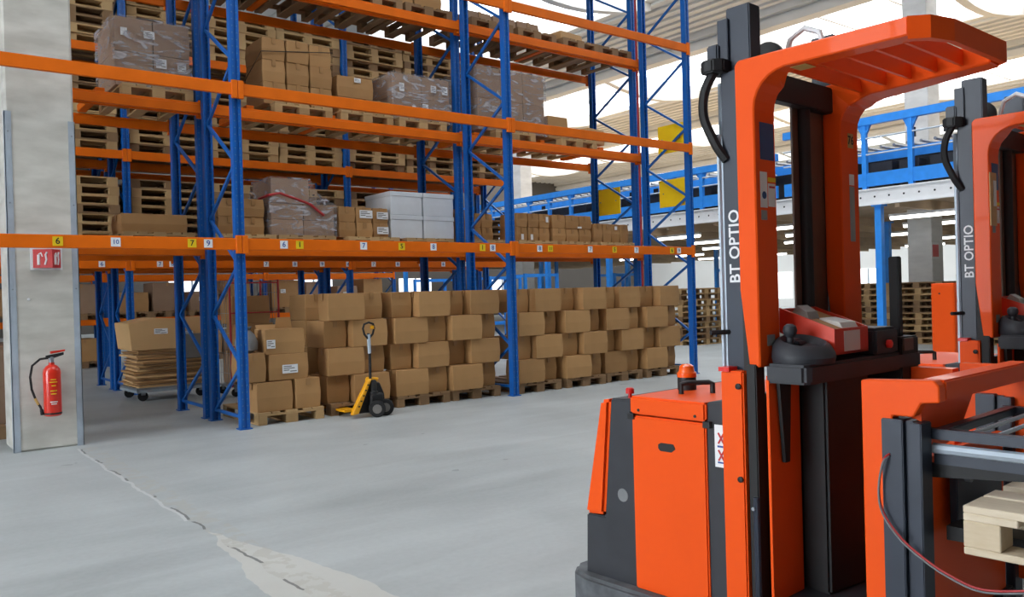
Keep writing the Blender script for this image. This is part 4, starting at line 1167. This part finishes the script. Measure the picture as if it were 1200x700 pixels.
    # --- fork side: gate, cross bar, fork mast
    gt = P(MB().prism([(1.29, .05), (1.29, 1.108), (1.06, 1.118), (1.045, 1.10), (1.045, 1.05), (1.10, 1.045), (1.125, 1.0), (1.19, 1.0), (1.19, .05)], 'x', 0, .05), 'side_gate', 'truck_orange', bevel=.004, seg=1)
    P(MB().box(0.05, .84, 1.045, 1.12, 1.05, 1.116), 'cross_bar', 'truck_orange', bevel=.006)
    P(MB().prism([(.05, 1.05), (.50, 1.05), (.34, .90), (.05, .86)], 'y', 1.12, 1.135), 'back_panel', 'truck_orange')
    P(MB().box(.09, .75, 1.12, 1.14, .05, .86), 'load_side_panel', 'truck_orange')
    P(MB().box(.82, .87, 1.045, 1.29, .3, 1.10), 'side_gate', 'truck_orange', bevel=.004, seg=1)
    for a, b in ((-.01, .07), (.78, .86)):
        P(MB().box(a, b, 1.155, 1.222, .05, .99).box(a + .02, b, 1.128, 1.156, .05, .985).box(a, b, 1.098, 1.13, .05, .982), 'fork_mast_rail', 'truck_mast', bevel=.003)
    P(MB().lathe([(.014, 0), (.014, -.02)], (.27, 1.075, .775), 10, 'y'), 'bolt', 'steel')
    # load table: rails and knurled grid
    P(MB().box(.07, .11, .40, 1.115, .925, .958), 'table_rail', 'truck_mast', bevel=.004)
    P(MB().box(.71, .75, .40, 1.115, .925, .958), 'table_rail', 'truck_mast', bevel=.004)
    P(MB().box(.10, .72, 1.06, 1.10, .93, .958), 'table_rail', 'truck_mast', bevel=.004)
    for k in range(9):
        yy = 1.0 - k * .07
        P(MB().tube([(.10, yy, .946), (.72, yy, .946)], .007, 6), 'grid_bar', 'galvanised')
    P(MB().tube([(.085, 1.10, .895), (.085, .42, .895)], .017, 8), 'lower_rail', 'galvanised')
    P(MB().box(.20, .60, 1.075, 1.10, .60, .82), 'fork_carriage', 'truck_mast', bevel=.004)
    P(MB().box(.085, .11, .42, 1.10, .845, .882), 'lower_frame', 'truck_mast', bevel=.003)
    P(MB().prism([(1.115, .80), (1.115, .845), (.60, .845)], 'x', .09, .105), 'gusset', 'truck_dark')
    for a in (.12, .56):
        P(MB().prism([(1.08, .60), (1.08, .645), (-.10, .635), (-.10, .62)], 'x', a, a + .11), 'fork', 'truck_dark')
    for a, b in ((-.02, .09), (.75, .86)):
        lg = P(MB().box(a, b, .35, 1.72, .035, .12), 'support_leg', 'truck_dark', bevel=.006)
        P(MB().lathe([(.05, -.04), (.05, .04)], ((a + b) / 2, .35, .05), 14, 'x'), 'load_wheel', 'tyre', lg)
    P(MB().lathe([(.115, -.04), (.115, .04)], (.42, 2.2, .115), 18, 'x'), 'drive_wheel', 'tyre')
    return t
tk = order_picker('orange order picker truck nearest the camera, overhead guard reaching out at top right')
cpy = copy_tree(tk)
cpy.location = tw(2.65 + .4 + 1.96, 1.7 - .11)
nt_ = MB().box(.0, .085, 1.655, 1.66, 1.70, 1.97).build('cardboard_note', 'cardboard_light', cpy, off=TO)
MB().box(.04, .075, 1.652, 1.655, 1.80, 1.93).build('paper_slip', 'paper', nt_, off=TO)
cpy['label'] = 'orange order picker truck behind the nearer one, cut off by the right picture edge'

# red and black lead hanging from the gate
pts = [(-.012, 1.196, .878), (-.03, 1.208, .858), (-.03, 1.224, .774), (-.03, 1.213, .695), (-.03, 1.155, .619), (-.03, 1.072, .563), (-.03, 1.011, .536), (-.03, .952, .519), (-.03, .895, .521), (-.03, .80, .545), (.0, .72, .56), (.09, .68, .60)]
cbl = thing('battery_lead', 'thin red and grey twin lead hanging in a loop from the near truck', 'cable', tw(2.65, 1.0, 0), TH)
o_ = (0, -1.0, 0)
MB().tube(smooth_pts(pts), .0035, 6).build('red_wire', 'rack_red', cbl, off=o_, smooth=True)
MB().tube([p + Vector((-.004, .0, -.006)) for p in smooth_pts(pts)], .003, 6).build('grey_wire', 'net_grey', cbl, off=o_, smooth=True)

# crumpled plastic bag in the cab
bg = MB().lathe([(.02, 0), (.07, .02), (.09, .06), (.07, .11), (.05, .14), (.06, .16)], (0, 0, 0), 12)
rr = random.Random(2)
for i, v in enumerate(bg.v): bg.v[i] = (v[0] + rr.uniform(-.015, .015), v[1] * .4 + rr.uniform(-.01, .01), v[2] + rr.uniform(-.01, .01))
tag(bg.build('plastic_bag', 'bag', None, smooth=True, loc=tw(2.65 + .47, 1.60, .76)), 'crumpled pale pink plastic bag hanging in the cab of the near truck', 'bag')

# pallet carried on the forks of the near truck: heavier blocks, unpainted new wood
fp = thing('pallet', 'pale new wooden pallet carried on the forks of the near truck', 'pallet', tw(2.6 + .4, .967 - .6, .646), TH + math.pi / 2, 'wooden pallets')
for (n, x0, x1, y0, y1, z0, z1) in pal_pieces():
    if n == 'block' and abs(x0) > .2:
        s = 1 if x0 > 0 else -1
        x0, x1 = sorted((s * .50, s * .60))
    if n in ('deck_board',) : y0, y1 = y0 - .0, y1 + .0
    MB().box(x0, x1, y0, y1, z0, z1).build(n, 'pallet_wood_new', fp, bevel=.003)
fp.location.z = .618
